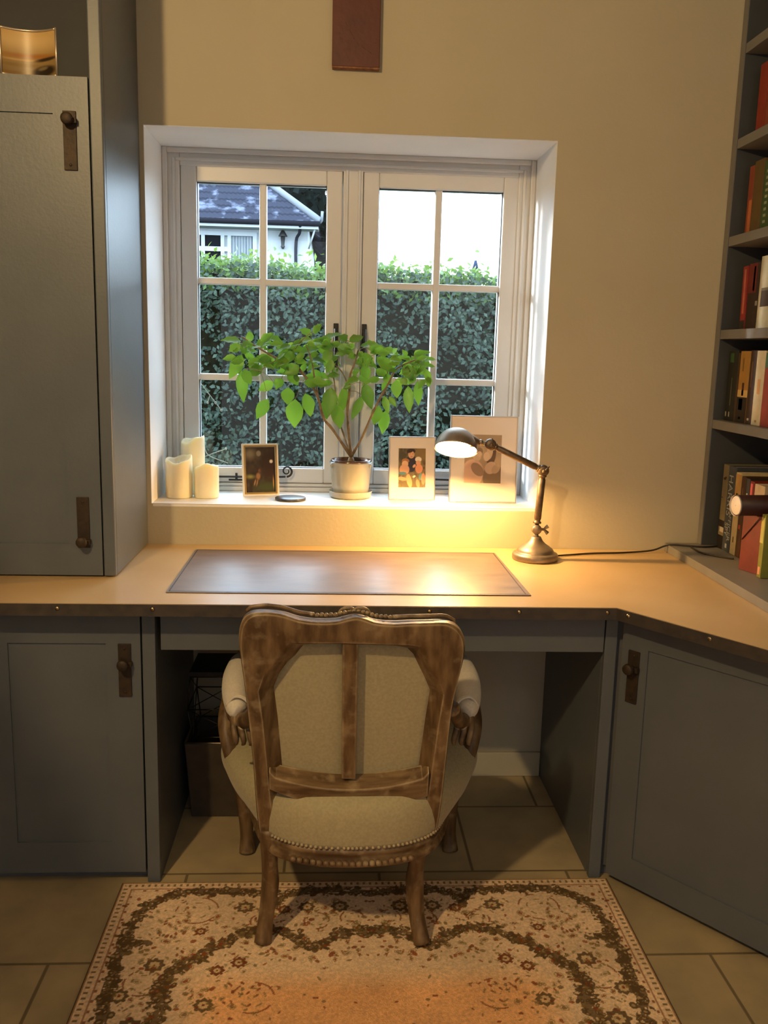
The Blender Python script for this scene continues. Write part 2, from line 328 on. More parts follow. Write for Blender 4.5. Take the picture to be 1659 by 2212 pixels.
# ------------------------------------------------------------------ fitted furniture
def panel_door(name, parent, w, z0, z1, rail=.083, th=.02, M4=None, extra=None):
    # local: x across 0..w, y 0 front, depth +y
    m = MB(); m.box((0, 0, z0), (rail, th, z1)); m.box((w-rail, 0, z0), (w, th, z1)); m.box((rail, 0, z1-rail), (w-rail, th, z1)); m.box((rail, 0, z0), (w-rail, th, z0+rail))
    m.box((rail-.002, .005, z0+rail-.002), (w-rail+.002, th-.003, z1-rail+.002))
    o = m.build(name, GREY, parent)
    o.matrix_local = M4; return o
def latch(door, x, z0, z1, kz, y=0.0):
    m = MB(); m.box((x-.0155, y-.004, z0), (x+.0155, y+.001, z1)); 
    for zz in (z0+.012, z1-.012): m.lathe([(.004, 0), (.003, .002)], (x, y-.004, zz), 8, R=Matrix.Rotation(PI/2, 3, 'X'))
    o = m.build('latch_plate', IRON, door, bevel=.001)
    m = MB(); R = Matrix.Rotation(PI/2, 3, 'X')
    m.lathe([(.006, 0), (.006, .012), (.012, .016), (.0145, .022), (.013, .029), (.006, .032)], (x, y-.003, kz), 20, R=R)
    m.box((x+.004, y-.016, kz-.008), (x+.019, y-.004, kz+.004))
    m.build('latch_knob', IRON, door, bevel=.0008)

WT = .76
# left wall cupboard standing on the worktop
cup = thing('wall_cupboard', 'tall grey panelled cupboard standing on the worktop left of the window', 'cupboard', (-.9, -.2, WT+.0015))
def loc(o, p): return Matrix.Translation(-Vector(p.location))
LC = Matrix.Translation((.9, .2, -WT-.0015))
def place(o, M4): o.matrix_local = M4; return o
CB = WT+.0025
m = MB(); m.box((-.577, -.388, CB), (-.557, 0-.001, ZC-.01)); m.box((XL+.002, -.388, CB), (XL+.022, -.001, ZC-.01)); place(m.build('side_panel', GREY, cup, bevel=.0015), LC)
m = MB(); m.box((-.587, -.408, CB), (-.557, -.388, ZC-.01)); place(m.build('face_stile', GREY, cup, bevel=.003), LC)
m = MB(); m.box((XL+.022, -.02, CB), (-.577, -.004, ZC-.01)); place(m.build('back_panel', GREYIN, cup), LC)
for za, zb in ((CB, CB+.02), (1.952, 1.975)): place(MB().box((XL+.022, -.386, za), (-.578, -.021, zb)).build('shelf', GREY, cup), LC)
m = MB(); m.box((XL+.022, -.406, 2.45), (-.59, -.388, 2.6)); place(m.build('cornice_board', GREY, cup), LC)
d1 = panel_door('door', cup, .395, CB+.002, 1.973, M4=LC @ Matrix.Translation((-.985, -.408, 0)))
latch(d1, .395-.044, 1.762, 1.896, 1.874); latch(d1, .395-.044-.001, .838, .970, .857)
d2 = panel_door('door', cup, .42, CB+.002, 1.973, M4=LC @ Matrix.Translation((-1.41, -.408, 0)))
# lower left cabinet
lcb = thing('base_cabinet', 'grey base cabinet with panelled door under the left of the worktop', 'cabinet', (-.9, -.3, 0))
LB = Matrix.Translation((.9, .3, 0)); WB = .7305
m = MB(); m.box((-.447, -.562, 0), (-.425, -.001, WB)); place(m.build('side_panel', GREY, lcb, bevel=.001), LB)
m = MB(); m.box((-.457, -.582, 0), (-.425, -.562, WB)); place(m.build('face_stile', GREY, lcb, bevel=.002), LB)
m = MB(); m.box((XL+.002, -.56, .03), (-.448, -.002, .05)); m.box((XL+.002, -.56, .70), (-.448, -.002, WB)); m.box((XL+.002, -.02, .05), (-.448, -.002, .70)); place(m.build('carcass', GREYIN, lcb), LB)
m = MB(); m.box((XL+.002, -.55, 0), (-.458, -.535, .03)); place(m.build('plinth', GREY, lcb), LB)
d3 = panel_door('door', lcb, .40, .030, .722, M4=LB @ Matrix.Translation((-.861, -.582, 0)))
latch(d3, .40-.038, .504, .639, .592)
d4 = panel_door('door', lcb, .42, .030, .722, M4=LB @ Matrix.Translation((-1.285, -.582, 0)))
# right corner cabinet
rc = thing('corner_cabinet', 'grey corner cabinet with angled panelled door right of the kneehole', 'cabinet', (1.1, -.4, 0))
LR = Matrix.Translation((-1.1, .4, 0)); E_ = Vector((.638, -.770)); Nn = Vector((-.770, -.638)); P0 = Vector((.727, -.588))
Pe = P0+E_*.86
q0 = P0-Nn*.021; qe = Pe-Nn*.021
m = MB(); m.prism([(.690, -.562), (.722, -.562), (q0.x, q0.y), (qe.x, qe.y), (XR-.003, qe.y), (XR-.003, -.003), (.690, -.003)], .03, WB)
place(m.build('carcass', GREY, rc, bevel=.001), LR)
m = MB(); m.prism([(.691, -.55), (.722, -.56), (q0.x-Nn.x*.02, q0.y-Nn.y*.02), (qe.x-Nn.x*.02, qe.y+.012), (XR-.003, qe.y+.012), (XR-.003, -.003), (.691, -.003)], 0, .03)
place(m.build('plinth', GREY, rc), LR)
m = MB(); m.box((.690, -.582, 0), (.721, -.562, WB)); place(m.build('face_stile', GREY, rc, bevel=.002), LR)
ang = math.atan2(E_.y, E_.x)
Md = Matrix.Translation((P0.x, P0.y, 0)) @ Matrix.Rotation(ang, 4, 'Z')
d5 = panel_door('door', rc, .60, .022, .722, rail=.072, M4=LR @ Md @ Matrix.Translation((.006, 0, 0)))
latch(d5, .036, .505, .640, .598)
m = MB(); m.box((.612, .0, .022), (.86, .02, .728)); place(m.build('end_panel', GREY, rc, bevel=.001), LR @ Md)

# worktop
wt = thing('worktop', 'long tan desk worktop with dark edge band and brass studs below the window', 'worktop', (0, -.3, WT-.029))
LW = Matrix.Translation((0, .3, -(WT-.029)))
cx, cy = .684, -.661; dx_, dy_ = .607, -.795
end = (cx+dx_*.86, cy+dy_*.86)
poly = [(XL+.002, -.651), (.690, -.653), end, (XR-.002, end[1]), (XR-.002, -.0015), (XL+.002, -.0015)]
m = MB(); m.prism(poly, WT-.029, WT, 0); place(m.build('top_slab', TAN, wt, bevel=.0015), LW)
m = MB()
def off(p, n, d): return (p[0]+n[0]*d, p[1]+n[1]*d)
n1 = (0, -1); n2 = (-.795, -.607)
o0 = (XL+.002, -.651); o1 = (.690, -.653)
m.add([(o0[0], o0[1]-.003, WT-.030), (o1[0]-.0015, o1[1]-.003, WT-.030), (end[0]+n2[0]*.003, end[1]+n2[1]*.003, WT-.030), (o0[0], o0[1]-.003, WT-.0015), (o1[0]-.0015, o1[1]-.003, WT-.0015), (end[0]+n2[0]*.003, end[1]+n2[1]*.003, WT-.0015),
       (o0[0], o0[1], WT-.030), (o1[0], o1[1], WT-.030), (end[0], end[1], WT-.030), (o0[0], o0[1], WT-.0015), (o1[0], o1[1], WT-.0015), (end[0], end[1], WT-.0015)],
      [(0, 1, 4, 3), (1, 2, 5, 4), (6, 9, 10, 7), (7, 10, 11, 8), (3, 4, 10, 9), (4, 5, 11, 10), (0, 6, 7, 1), (1, 7, 8, 2), (0, 3, 9, 6), (2, 8, 11, 5)])
place(m.build('edge_band', BAND, wt), LW)
studs = [((x, -.654), n1) for x in (-1.28, -1.065, -.85, -.633, -.415, -.194, .025, .236, .452, .667)]
studs += [((.690+dx_*t+n2[0]*.003, -.653+dy_*t+n2[1]*.003), n2) for t in (.035, .245, .46, .68)]
for (sx, sy), n in studs:
    m = MB(); q = Vector((n[0], n[1], 0)).to_track_quat('Z', 'Y').to_matrix()
    m.lathe([(.0058, 0), (.0054, .0018), (.0038, .0036), (.0014, .0044)], (sx, sy, WT-.012), 14, R=q); place(m.build('stud', BRASS, wt), LW)

m = MB(); m.box((-.412, -.582, .623), (.687, -.562, .719)); drw = place(m.build('drawer', GREY, wt, bevel=.0015), LW)
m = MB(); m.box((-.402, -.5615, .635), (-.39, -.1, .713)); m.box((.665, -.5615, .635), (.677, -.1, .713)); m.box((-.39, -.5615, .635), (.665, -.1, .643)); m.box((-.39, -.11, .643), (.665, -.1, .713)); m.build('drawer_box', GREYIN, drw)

pad = thing('desk_pad', 'dark brown worn leather writing pad set in the worktop', 'desk pad', (.05, -.316, WT+.0005))
m = MB(); m.add([(-.452, -.240, 0), (.452, -.240, 0), (.446, .240, 0), (-.452, .238, 0), (-.452, -.240, .0022), (.452, -.240, .0022), (.446, .240, .0022), (-.452, .238, .0022)], [(0, 3, 2, 1), (4, 5, 6, 7), (0, 1, 5, 4), (1, 2, 6, 5), (2, 3, 7, 6), (3, 0, 4, 7)])
m.build('leather_sheet', PADM, pad, bevel=.0008)
m = MB(); z = .0022
for a, b in (((-.446, -.234), (.446, -.231)), ((-.446, .229), (.441, .232)), ((-.447, -.234), (-.444, .232)), ((.438, -.234), (.441, .232))): m.box((a[0], a[1], z), (b[0], b[1], z+.0003))
m.build('tooled_border', PADLINE, pad)

# bookcase, its ledge
led = MB(); led.prism([(1.045, -.012), (1.045, -1.285), (XR-.004, -1.285), (XR-.004, -.004), (1.06, -.004)], WT+.001, WT+.025)
lo = tag(led.build('shelf_ledge', SHELFG, bevel=.002), 'grey painted ledge board on the worktop under the right bookcase', 'ledge')
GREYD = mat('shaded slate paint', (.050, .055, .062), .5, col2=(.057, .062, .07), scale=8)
bk = thing('bookcase', 'tall grey built-in bookcase on the right wall', 'bookcase', (1.29, -.6, WT+.026)); LK = Matrix.Translation((-1.29, .6, -(WT+.026)))
BXF, BXB = 1.155, XR-.004; ZL = WT+.026
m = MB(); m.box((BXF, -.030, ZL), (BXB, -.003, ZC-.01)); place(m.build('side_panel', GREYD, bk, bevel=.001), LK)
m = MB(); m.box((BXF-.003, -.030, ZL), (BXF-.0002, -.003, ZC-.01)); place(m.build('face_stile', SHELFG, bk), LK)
m = MB(); m.box((BXF, -1.26, ZL), (BXB, -1.233, ZC-.01)); place(m.build('side_panel', GREY, bk, bevel=.001), LK)
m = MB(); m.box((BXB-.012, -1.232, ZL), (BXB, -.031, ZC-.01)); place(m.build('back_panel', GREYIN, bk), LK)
SH = [1.176, 1.443, 1.711, 1.983, 2.240]
for z in SH:
    m = MB(); m.box((BXF, -1.232, z-.027), (BXB-.013, -.031, z)); place(m.build('shelf', SHELFG, bk, bevel=.0012), LK)
m = MB(); m.box((BXF, -1.232, 2.58), (BXB-.013, -.031, 2.609)); place(m.build('top_board', GREY, bk), LK)

BOOKM = {}
def colm(c, r=.5):
    k = (c, r)
    if k not in BOOKM: BOOKM[k] = mat('book cloth %d' % len(BOOKM), s8(*c), r, col2=tuple(x*.82 for x in s8(*c)), scale=30)
    return BOOKM[k]
def book(y0, z0, th, h, col, label, group, depth=.15, xs=1.18, marks=(), tilt=0, hard=True, txt=None):
    t = thing('book', label, 'book', (xs, y0, z0+.0006), 0, group); t.rotation_euler = (tilt, 0, 0)
    c = .0018; w = th-.0012
    m = MB(); m.box((0, -w, 0), (.0022, 0, h)); m.box((.0022, -w, 0), (depth, -w+c, h)); m.box((.0022, -c, 0), (depth, 0, h)); m.build('cover', colm(col), t, bevel=.0006)
    m = MB(); m.box((.003, -w+c, .003), (depth-.004, -c, h-.004)); m.build('pages', PAGES, t)
    for i, (a, b, cc, u0, u1) in enumerate(marks):
        m = MB(); m.box((-.0004, -w*(u1), h*a), (0.0002, -w*u0, h*b)); m.build('spine_print', colm(cc), t)
    if txt:
        for (s, pos, size, cc, uu) in txt:
            M4 = Matrix.Translation((-.0007, -w*uu, h*pos)) @ Matrix.Rotation(-PI/2, 4, 'Z') @ Matrix.Rotation(PI/2, 4, 'X') @ Matrix.Rotation(-PI/2, 4, 'Z')
            text('spine_title', s, size, colm(cc), t, M4, .0003)
    return t
# bottom row on the ledge
g = 'books on the ledge of the bookcase'
zz = WT+.0255
x_ = 1.19
book(-.062, zz, .036, .258, (120, 110, 85), 'pale grey book with small dark bird prints, first on the ledge beside the wall', g, xs=x_, marks=[(0, .16, (25, 20, 18), 0, 1), (.2, .26, (190, 180, 165), .3, 1), (.26, .34, (40, 28, 22), 0, 1), (.82, .845, (50, 35, 25), .2, .6), (.60, .615, (60, 45, 30), 0, .3), (.84, .86, (50, 35, 25), .45, .7)])
book(-.100, zz, .048, .258, (66, 72, 82), 'thick slate blue hardback with pale title lettering on the ledge', g, xs=x_, marks=[(.04, .09, (170, 175, 180), .35, .6)], txt=[('HARRIS', .66, .038, (165, 165, 160), .4), ('OFFICER', .32, .026, (165, 165, 160), .70), ('SPY', .26, .026, (165, 165, 160), .28)])
book(-.150, zz, .034, .245, (205, 185, 140), 'cream paperback with a small dark figure low on its spine', g, xs=x_, marks=[(.62, .98, (190, 150, 85), 0, 1), (.15, .22, (90, 70, 30), .4, .58), (.72, .75, (140, 100, 50), .3, .6)])
book(-.187, zz, .028, .238, (70, 42, 24), 'dark brown paperback between the cream one and the green-black one', g, xs=x_, marks=[(.35, .40, (170, 60, 45), .2, .6), (.72, .86, (120, 80, 50), .35, .55)])
book(-.216, zz, .024, .236, (48, 40, 26), 'green-black paperback with a white flash near the top of its spine', g, xs=x_, marks=[(.70, .82, (170, 165, 145), .3, .6), (.56, .6, (130, 120, 100), .2, .7)])
book(-.242, zz, .026, .232, (120, 35, 25), 'narrow book with bright pink and red spine on the ledge', g, xs=x_, marks=[(.70, .97, (215, 95, 85), .1, .6), (.56, .70, (220, 160, 130), .1, .55)])
book(-.270, zz, .060, .228, (200, 180, 155), 'thick pinkish white book with faint lines of print on the ledge', g, xs=x_, marks=[(.74, .755, (150, 125, 100), .1, .45), (.68, .69, (150, 125, 100), .1, .3), (.62, .63, (150, 125, 100), .1, .45)])
nb = thing('notebook', 'dark red notebook with elastic band standing on the ledge', 'notebook', (1.128, -.346, zz), math.radians(0))
m = MB(); m.add([(0, 0, 0), (.022, -.066, 0), (.13, -.050, 0), (.11, .012, 0), (0, 0, .158), (.022, -.066, .158), (.13, -.050, .158), (.11, .012, .158)], [(0, 3, 2, 1), (4, 5, 6, 7), (0, 1, 5, 4), (1, 2, 6, 5), (2, 3, 7, 6), (3, 0, 4, 7)]); m.build('cover', colm((110, 32, 28)), nb, bevel=.001)
m = MB(); m.tube([(-.0003, -.004, .085), (.017, -.060, .155)], .0013, 8); m.build('elastic_band', colm((40, 14, 12)), nb)
book(-.432, zz, .022, .17, (128, 130, 58), 'lime green book with small pink square at the front of the ledge', 'loose books at the front of the ledge', depth=.15, xs=1.138, marks=[(.05, .17, (220, 150, 125), .2, .7), (.55, .95, (190, 185, 110), 0, .8)])
tb = thing('poster_tube', 'dark maroon cardboard tube with white end resting on the red notebook', 'tube', (1.080, -.398, zz+.158+.0288)); 
R = Matrix.Rotation(math.radians(5), 3, 'Z') @ Matrix.Rotation(PI/2, 3, 'Y')
m = MB(); m.lathe([(.027, 0), (.028, .0005), (.028, .30), (.027, .3005)], (0, 0, 0), 40, R=R); m.build('tube_body', colm((48, 14, 14)), tb)
m = MB(); m.lathe([(.0285, -.002), (.0285, .002), (.0262, .002), (.024, -.0005), (.001, -.0003)], (-.001, 0, 0), 40, R=R, cap=False); m.build('end_cap', mat('white plastic', (.68, .62, .58), .5), tb)
g = 'books on the second shelf'
z = SH[0]
book(-.052, z, .060, .205, (30, 32, 22), 'black paperback with green patch and white scrawl, first on the second shelf', g, marks=[(.84, .97, (60, 95, 50), .15, .55), (.06, .13, (170, 165, 150), .1, .2), (.06, .13, (170, 165, 150), .45, .55), (.22, .62, (90, 88, 70), .48, .56)])
book(-.113, z, .014, .20, (70, 45, 15), 'thin brown paperback left of the yellow one on the second shelf', g)
book(-.128, z, .062, .205, (170, 128, 55), 'yellow and black paperback with small figure on the second shelf', g, marks=[(0, .36, (32, 20, 14), 0, 1), (.36, .46, (210, 180, 115), 0, 1), (.38, .56, (70, 20, 12), .4, .6), (.18, .34, (150, 100, 70), .2, .6), (.05, .08, (220, 210, 190), .3, .5), (.72, .9, (120, 85, 35), .3, .4)])
book(-.191, z, .036, .207, (58, 34, 20), 'dark brown paperback right of the yellow one on the second shelf', g, marks=[(.5, .85, (120, 85, 60), .35, .5), (.05, .08, (210, 205, 190), .3, .6)])
book(-.228, z, .052, .206, (205, 190, 155), 'cream book with small orange print on the second shelf', g, marks=[(.42, .62, (205, 150, 95), .35, .65), (.04, .07, (150, 120, 60), .4, .6)])
book(-.281, z, .052, .200, (146, 56, 40), 'red book with green top right of the cream one', g, marks=[(.8, 1, (70, 110, 85), 0, 1)])
book(-.335, z, .045, .200, (70, 90, 60), 'dull green book right of the red one on the second shelf', g)
g = 'books on the third shelf'; z = SH[1]
book(-.098, z, .030, .178, (150, 42, 38), 'thin crimson paperback with pale lettering, first on the third shelf', g, tilt=math.radians(-2), marks=[(.25, .95, (190, 110, 90), .35, .7), (0, .14, (50, 40, 34), 0, 1)])
book(-.133, z, .064, .182, (44, 26, 18), 'dark brown paperback with deep red top on the third shelf', g, marks=[(.55, 1, (110, 28, 22), 0, .75), (.58, .95, (180, 165, 150), .45, .62), (.35, .42, (150, 145, 130), .8, 1)])
book(-.200, z, .075, .196, (190, 180, 150), 'ivory hardback with dark square label on the third shelf', g, marks=[(.3, .52, (60, 42, 28), .2, 1), (.52, .56, (110, 95, 70), .2, 1)])
book(-.278, z, .05, .19, (90, 80, 60), 'dull brown book at the right of the third shelf', g)
g = 'books on the fourth shelf'; z = SH[2]
book(-.075, z, .030, .188, (142, 64, 36), 'thin orange paperback, first on the fourth shelf', g, marks=[(0, .5, (190, 110, 60), .4, 1)])
book(-.106, z, .058, .196, (98, 76, 34), 'olive brown hardback on the fourth shelf', g)
book(-.166, z, .05, .186, (58, 84, 42), 'green book with pale speckled title on the fourth shelf', g, marks=[(.1+.09*k, .14+.09*k, (150, 155, 120), .3, .6) for k in range(9)])
book(-.22, z, .05, .186, (80, 60, 40), 'brown book at the right of the fourth shelf', g)
z = SH[3]
book(-.084, z, .050, .185, (142, 42, 20), 'bright orange-red book standing on the fifth shelf', 'books on the fifth shelf')
book(-.136, z, .05, .18, (140, 60, 30), 'rust brown book beside the orange-red one on the fifth shelf', 'books on the fifth shelf')

# red board on wall
rb = thing('wall_board', 'long dark red scratched wooden board hanging above the window', 'board', (.049, -.001, 2.132))
m = MB(); m.box((-.0665, -.022, .003), (.0665, 0, .45)); m.build('board_face', RED, rb, bevel=.002)
m = MB(); m.box((-.066, -.0215, 0), (.066, -.0005, .0032)); m.build('bottom_edge', REDEDGE, rb)
m = MB()
for a, b in (((-.031, .118), (-.012, .086)), ((-.012, .086), (-.006, .076)), ((.002, .066), (.022, .052)), ((.02, .054), (.042, .040)), ((.055, .077), (.066, .079))):
    m.tube([(a[0], -.0222, a[1]), (b[0], -.0222, b[1])], .0006, 6)
m.build('scratch', colm((110, 70, 55)), rb)

# ------------------------------------------------------------------ chair
ch = thing('armchair', 'carved limed-oak armchair with linen upholstery seen from behind at the desk', 'armchair', (.055, -.62, 0))
LCH = Matrix.Translation((-.055, .62, 0))
def BP(x, z, d=0): return Vector((x, -.86-(z-.40)*.2+d+.0, z))
outer = [(-.150, .255), (-.155, .31), (-.159, .37), (-.163, .47), (-.170, .57), (-.177, .66), (-.184, .73), (-.186, .77), (-.180, .805), (-.163, .824), (-.133, .828), (-.10, .824), (-.065, .812), (-.03, .807), (.01, .808), (.035, .815), (.052, .819), (.07, .815), (.095, .806), (.13, .803), (.165, .805), (.20, .806), (.24, .807), (.265, .795), (.279, .770), (.281, .735), (.275, .69), (.264, .61), (.260, .50), (.257, .40), (.253, .32), (.245, .255)]
inner = [(-.108, .255), (-.116, .31), (-.124, .37), (-.131, .47), (-.138, .57), (-.146, .645), (-.134, .678), (-.116, .705), (-.100, .731), (-.088, .748), (-.080, .757), (-.066, .7575), (-.045, .758), (-.02, .758), (.01, .758), (.03, .758), (.052, .757), (.07, .757), (.09, .757), (.11, .756), (.135, .756), (.16, .755), (.186, .750), (.200, .725), (.212, .700), (.228, .668), (.241, .638), (.235, .57), (.229, .48), (.222, .39), (.214, .32), (.203, .255)]
deep = [(x*0+ (a[0]+(b[0]-a[0])*1.0), 0) for a, b in zip(inner, inner)]
cxm = .052
def insetp(p, k, kz):
    x, z = p; return (x+(.030 if x < cxm else -.026)*k*min(1, abs(x-cxm)/.10), z-(kz if z > .73 else 0))
deep = [insetp(p, 1, .012) for p in inner]
n = len(outer)
def sm(pts, k=3): return [(v[0], v[2]) for v in spline([(p[0], 0, p[1]) for p in pts], k)]
# smooth outer only a little, keep inner corners
O = outer; I = inner; D = deep
m = MB()
loops = []
def shr(p, q, t): return (p[0]+(q[0]-p[0])*t, p[1]+(q[1]-p[1])*t)
O = sm(outer, 4)
def linr(pts, k=4): return [(pts[i][0]+(pts[i+1][0]-pts[i][0])*t/k, pts[i][1]+(pts[i+1][1]-pts[i][1])*t/k) for i in range(len(pts)-1) for t in range(k)]+[pts[-1]]
I = linr(inner); D = linr(deep); n = len(O)
lines = [[BP(*p, .050) for p in D], [BP(*p, .036) for p in D], [BP(*p, .003) for p in I], [BP(*shr(p, q, .06), 0) for p, q in zip(I, O)], [BP(*shr(p, q, .5), -.002) for p, q in zip(I, O)], [BP(*shr(p, q, .93), 0) for p, q in zip(I, O)], [BP(*p, .006) for p in O], [BP(*p, .028) for p in O], [BP(*shr(p, q, .93), .034) for p, q in zip(I, O)], [BP(*shr(p, q, .90), .048) for p, q in zip(I, O)]]
K = len(lines); lo_ = []
vs = [v for l in lines for v in l]; fs = []
for j in range(K):
    j2 = (j+1) % K
    for i in range(n-1): fs.append((j*n+i, j2*n+i, j2*n+i+1, j*n+i+1))
fs.append(tuple(j*n for j in range(K))); fs.append(tuple(j*n+n-1 for j in range(K))[::-1])
m.add(vs, fs, 0, True)
o = place(m.build('back_frame', WOOD, ch, sharp=28), LCH)
# carved crest
ox_ = [p[0] for p in outer[8:25]]; oz_ = [p[1] for p in outer[8:25]]
m = MB(); zt = lambda x: np.interp(x, [p[0] for p in outer[8:28]], [p[1] for p in outer[8:28]])
for xa, xb in ((-.172, -.035), (.13, .268)):
    m.tube([BP(xa+(xb-xa)*k/16, zt(xa+(xb-xa)*k/16)+.0045, .044) for k in range(17)], .0042, 8)
for k in range(-9, 10):
    x = .049+k*.0095; m.lathe([(.001, -.004), (.0045, -.002), (.0052, 0), (.0042, .003), (.001, .005)], BP(x, zt(x)+.003+.001*(k % 2), .043), 8, R=Matrix.Rotation(.5*k/9, 3, 'Y'))
for s_ in (-1, 1):
    m.tube(spline([BP(.05, zt(.05)+.007, .043), BP(.05+s_*.012, zt(.05)+.0095, .042), BP(.05+s_*.026, zt(.05)+.006, .043), BP(.05+s_*.036, zt(.05+s_*.036)+.003, .044)], 5), interp([.002, .0038, .003, .001], 5), 8)
place(m.build('carved_crest', WOOD, ch), LCH)
# splat and crossrail
m = MB(); a0, a1 = .026, .059
m.add([BP(a0, .765, .004), BP(a1, .765, .004), BP(a1+.002, .425, .002), BP(a0+.004, .425, .002), BP(a0, .765, .030), BP(a1, .765, .030), BP(a1+.002, .425, .028), BP(a0+.004, .425, .028)], [(0, 3, 2, 1), (4, 5, 6, 7), (0, 1, 5, 4), (1, 2, 6, 5), (2, 3, 7, 6), (3, 0, 4, 7)])
o = place(m.build('back_splat', WOOD, ch, bevel=.003), LCH)
m = MB(); rows = []
for k in range(25):
    t = k/24; x = -.128+t*(.222+.128); sag = 4*t*(1-t); zt = .446-.028*sag+(0.012 if k in (0, 24) else 0)-.004*t; zb = .398-.034*sag-.02*t
    bw = -.012*sag
    rows.append([BP(x, zt-.008, -.006+bw), BP(x, zt+.010, .030), BP(x, zb, .030), BP(x, zb, .012+bw), BP(x, zb+.006, -.006+bw)])
m.loft(rows, smooth=False); o = place(m.build('lower_rail', WOODH, ch, bevel=.002), LCH)
# back upholstery panel
m = MB(); rows = []
for j in range(26):
    v = j/25; z = .278+v*(.757-.278)
    xl = np.interp(z, [.255, .37, .645, .745, .76], [-.098, -.104, -.122, -.072, -.055]); xr = np.interp(z, [.255, .37, .645, .745, .76], [.19, .204, .222, .188, .17])
    row = []
    for i in range(23):
        u = i/22; b = 4*u*(1-u); low = max(0, 1-(z-.258)/.14)
        d = .040-.006*b-low*(.030*b+.012)
        row.append(BP(xl+(xr-xl)*u, z, d))
    rows.append(row)
m.loft(rows, closed=False, caps=False)
o = place(m.build('back_upholstery', LINEN, ch), LCH); so = o.modifiers.new('s', 'SOLIDIFY'); so.thickness = .006; so.offset = 1
m = MB()
for xa, xb in ((-.105, -.1), (.205, .196)):
    for dd in (0, .008):
        m.tube(spline([BP(xa+dd, .40, .018), BP(xa+dd-.001, .36, .010), BP(xb+dd, .31, -.002), BP(xb+dd+.002, .276, -.006)], 6), .0032, 8)
place(m.build('piping', PIPE, ch), LCH)
# inner back cushion (front)
m = MB(); rows = []
for j in range(16):
    v = j/15; z = .36+v*.42; row = []
    for i in range(17):
        u = i/16; b = math.sqrt(max(0, 1-(2*u-1)**2)); bb = math.sqrt(max(0, 1-(2*v-1)**4)); row.append(BP(-.15+.39*u, z, .050+.028*b*bb))
    rows.append(row)
m.loft(rows, closed=False, caps=False); o = place(m.build('back_cushion', LINEN, ch), LCH); so = o.modifiers.new('s', 'SOLIDIFY'); so.thickness = .006
# seat
CX = .056
half = [(0, -.905), (.07, -.900), (.13, -.882), (.185, -.845), (.228, -.80), (.270, -.735), (.303, -.66), (.322, -.59), (.330, -.52), (.325, -.45), (.295, -.405), (.22, -.392), (.11, -.386), (0, -.384)]
hs = spline([(a, b, 0) for a, b in half], 3)
out2 = [(p.x, p.y) for p in hs]+[(-p.x, p.y) for p in hs[-2:0:-1]]
cyy = -.64
half_r = [(0, -.905), (.07, -.900), (.13, -.882), (.178, -.850), (.208, -.80), (.228, -.735), (.245, -.66), (.256, -.59), (.262, -.52), (.262, -.45), (.24, -.415), (.18, -.402), (.09, -.396), (0, -.394)]
hr = spline([(a, b, 0) for a, b in half_r], 3); out3 = [(p.x, p.y) for p in hr]+[(-p.x, p.y) for p in hr[-2:0:-1]]
def sl(scale, z, w=1.0): return [Vector((CX+(x*w+x3*(1-w))*scale, cyy+((y*w+y3*(1-w))-cyy)*scale, z)) for (x, y), (x3, y3) in zip(out2, out3)]
m = MB(); m.loft([sl(.97, .234, 0), sl(1.0, .238, 0), sl(1.012, .244, 0), sl(1.0, .252, 0), sl(.99, .258, 0), sl(.995, .266, 0), sl(1.005, .272, 0), sl(.985, .280, 0), sl(.93, .284, 0)])
o = place(m.build('seat_rail', WOODH, ch), LCH)
m = MB(); m.loft([sl(.93, .282, 0), sl(.985, .277, 0), sl(.995, .290, .35), sl(1.0, .316, .8), sl(1.0, .345, 1), sl(.985, .368, 1), sl(.93, .388, 1), sl(.8, .400, 1), sl(.5, .410, 1), sl(.1, .413, 1)])
o = place(m.build('seat_cushion', LINEN, ch), LCH)
m = MB(); pr = sl(.999, .284, 0); 
for k in range(0, len(out2)):
    p = pr[k]; q = pr[(k+1) % len(out2)]
    for t in (0, .5):
        c = p.lerp(q, t)
        if c.y < -.5: m.lathe([(.0035, -.002), (.004, .0), (.003, .0025), (.0008, .0035)], c, 8)
place(m.build('nail_trim', PIPE, ch), LCH)
m = MB()
for k in range(-9, 10):
    a = k/9; x = CX+a*.13; i = np.interp(abs(x-CX), [0, .07, .13, .185], [-.905, -.900, -.882, -.845])
    m.lathe([(.004, -.006), (.0065, -.003), (.007, 0), (.0065, .003), (.004, .006)], (x, i-.0085*1, .252), 8, R=Matrix.Rotation(PI/2, 3, 'Y'))
place(m.build('rail_carving', WOODH, ch), LCH)
# legs
Lg = [([(-.130, -.825, .290), (-.130, -.818, .20), (-.129, -.812, .14), (-.137, -.818, .07), (-.144, -.832, .008)], [.024, .0185, .0205, .018, .0205]),
      ([(.213, -.825, .290), (.207, -.818, .20), (.205, -.812, .14), (.210, -.822, .07), (.223, -.845, .008)], [.024, .0185, .0215, .0185, .0195]),
      ([(-.222, -.452, .29), (-.226, -.445, .20), (-.222, -.437, .12), (-.219, -.436, .05), (-.217, -.445, .001)], [.032, .026, .021, .018, .022]),
      ([(.333, -.452, .29), (.337, -.445, .20), (.336, -.437, .12), (.338, -.436, .05), (.341, -.445, .001)], [.032, .026, .021, .018, .022])]
for pts, rs in Lg:
    m = MB(); m.tube(spline(pts, 6), interp(rs, 6), 14, upv=(0, 1, 0)); place(m.build('leg', WOOD, ch), LCH)
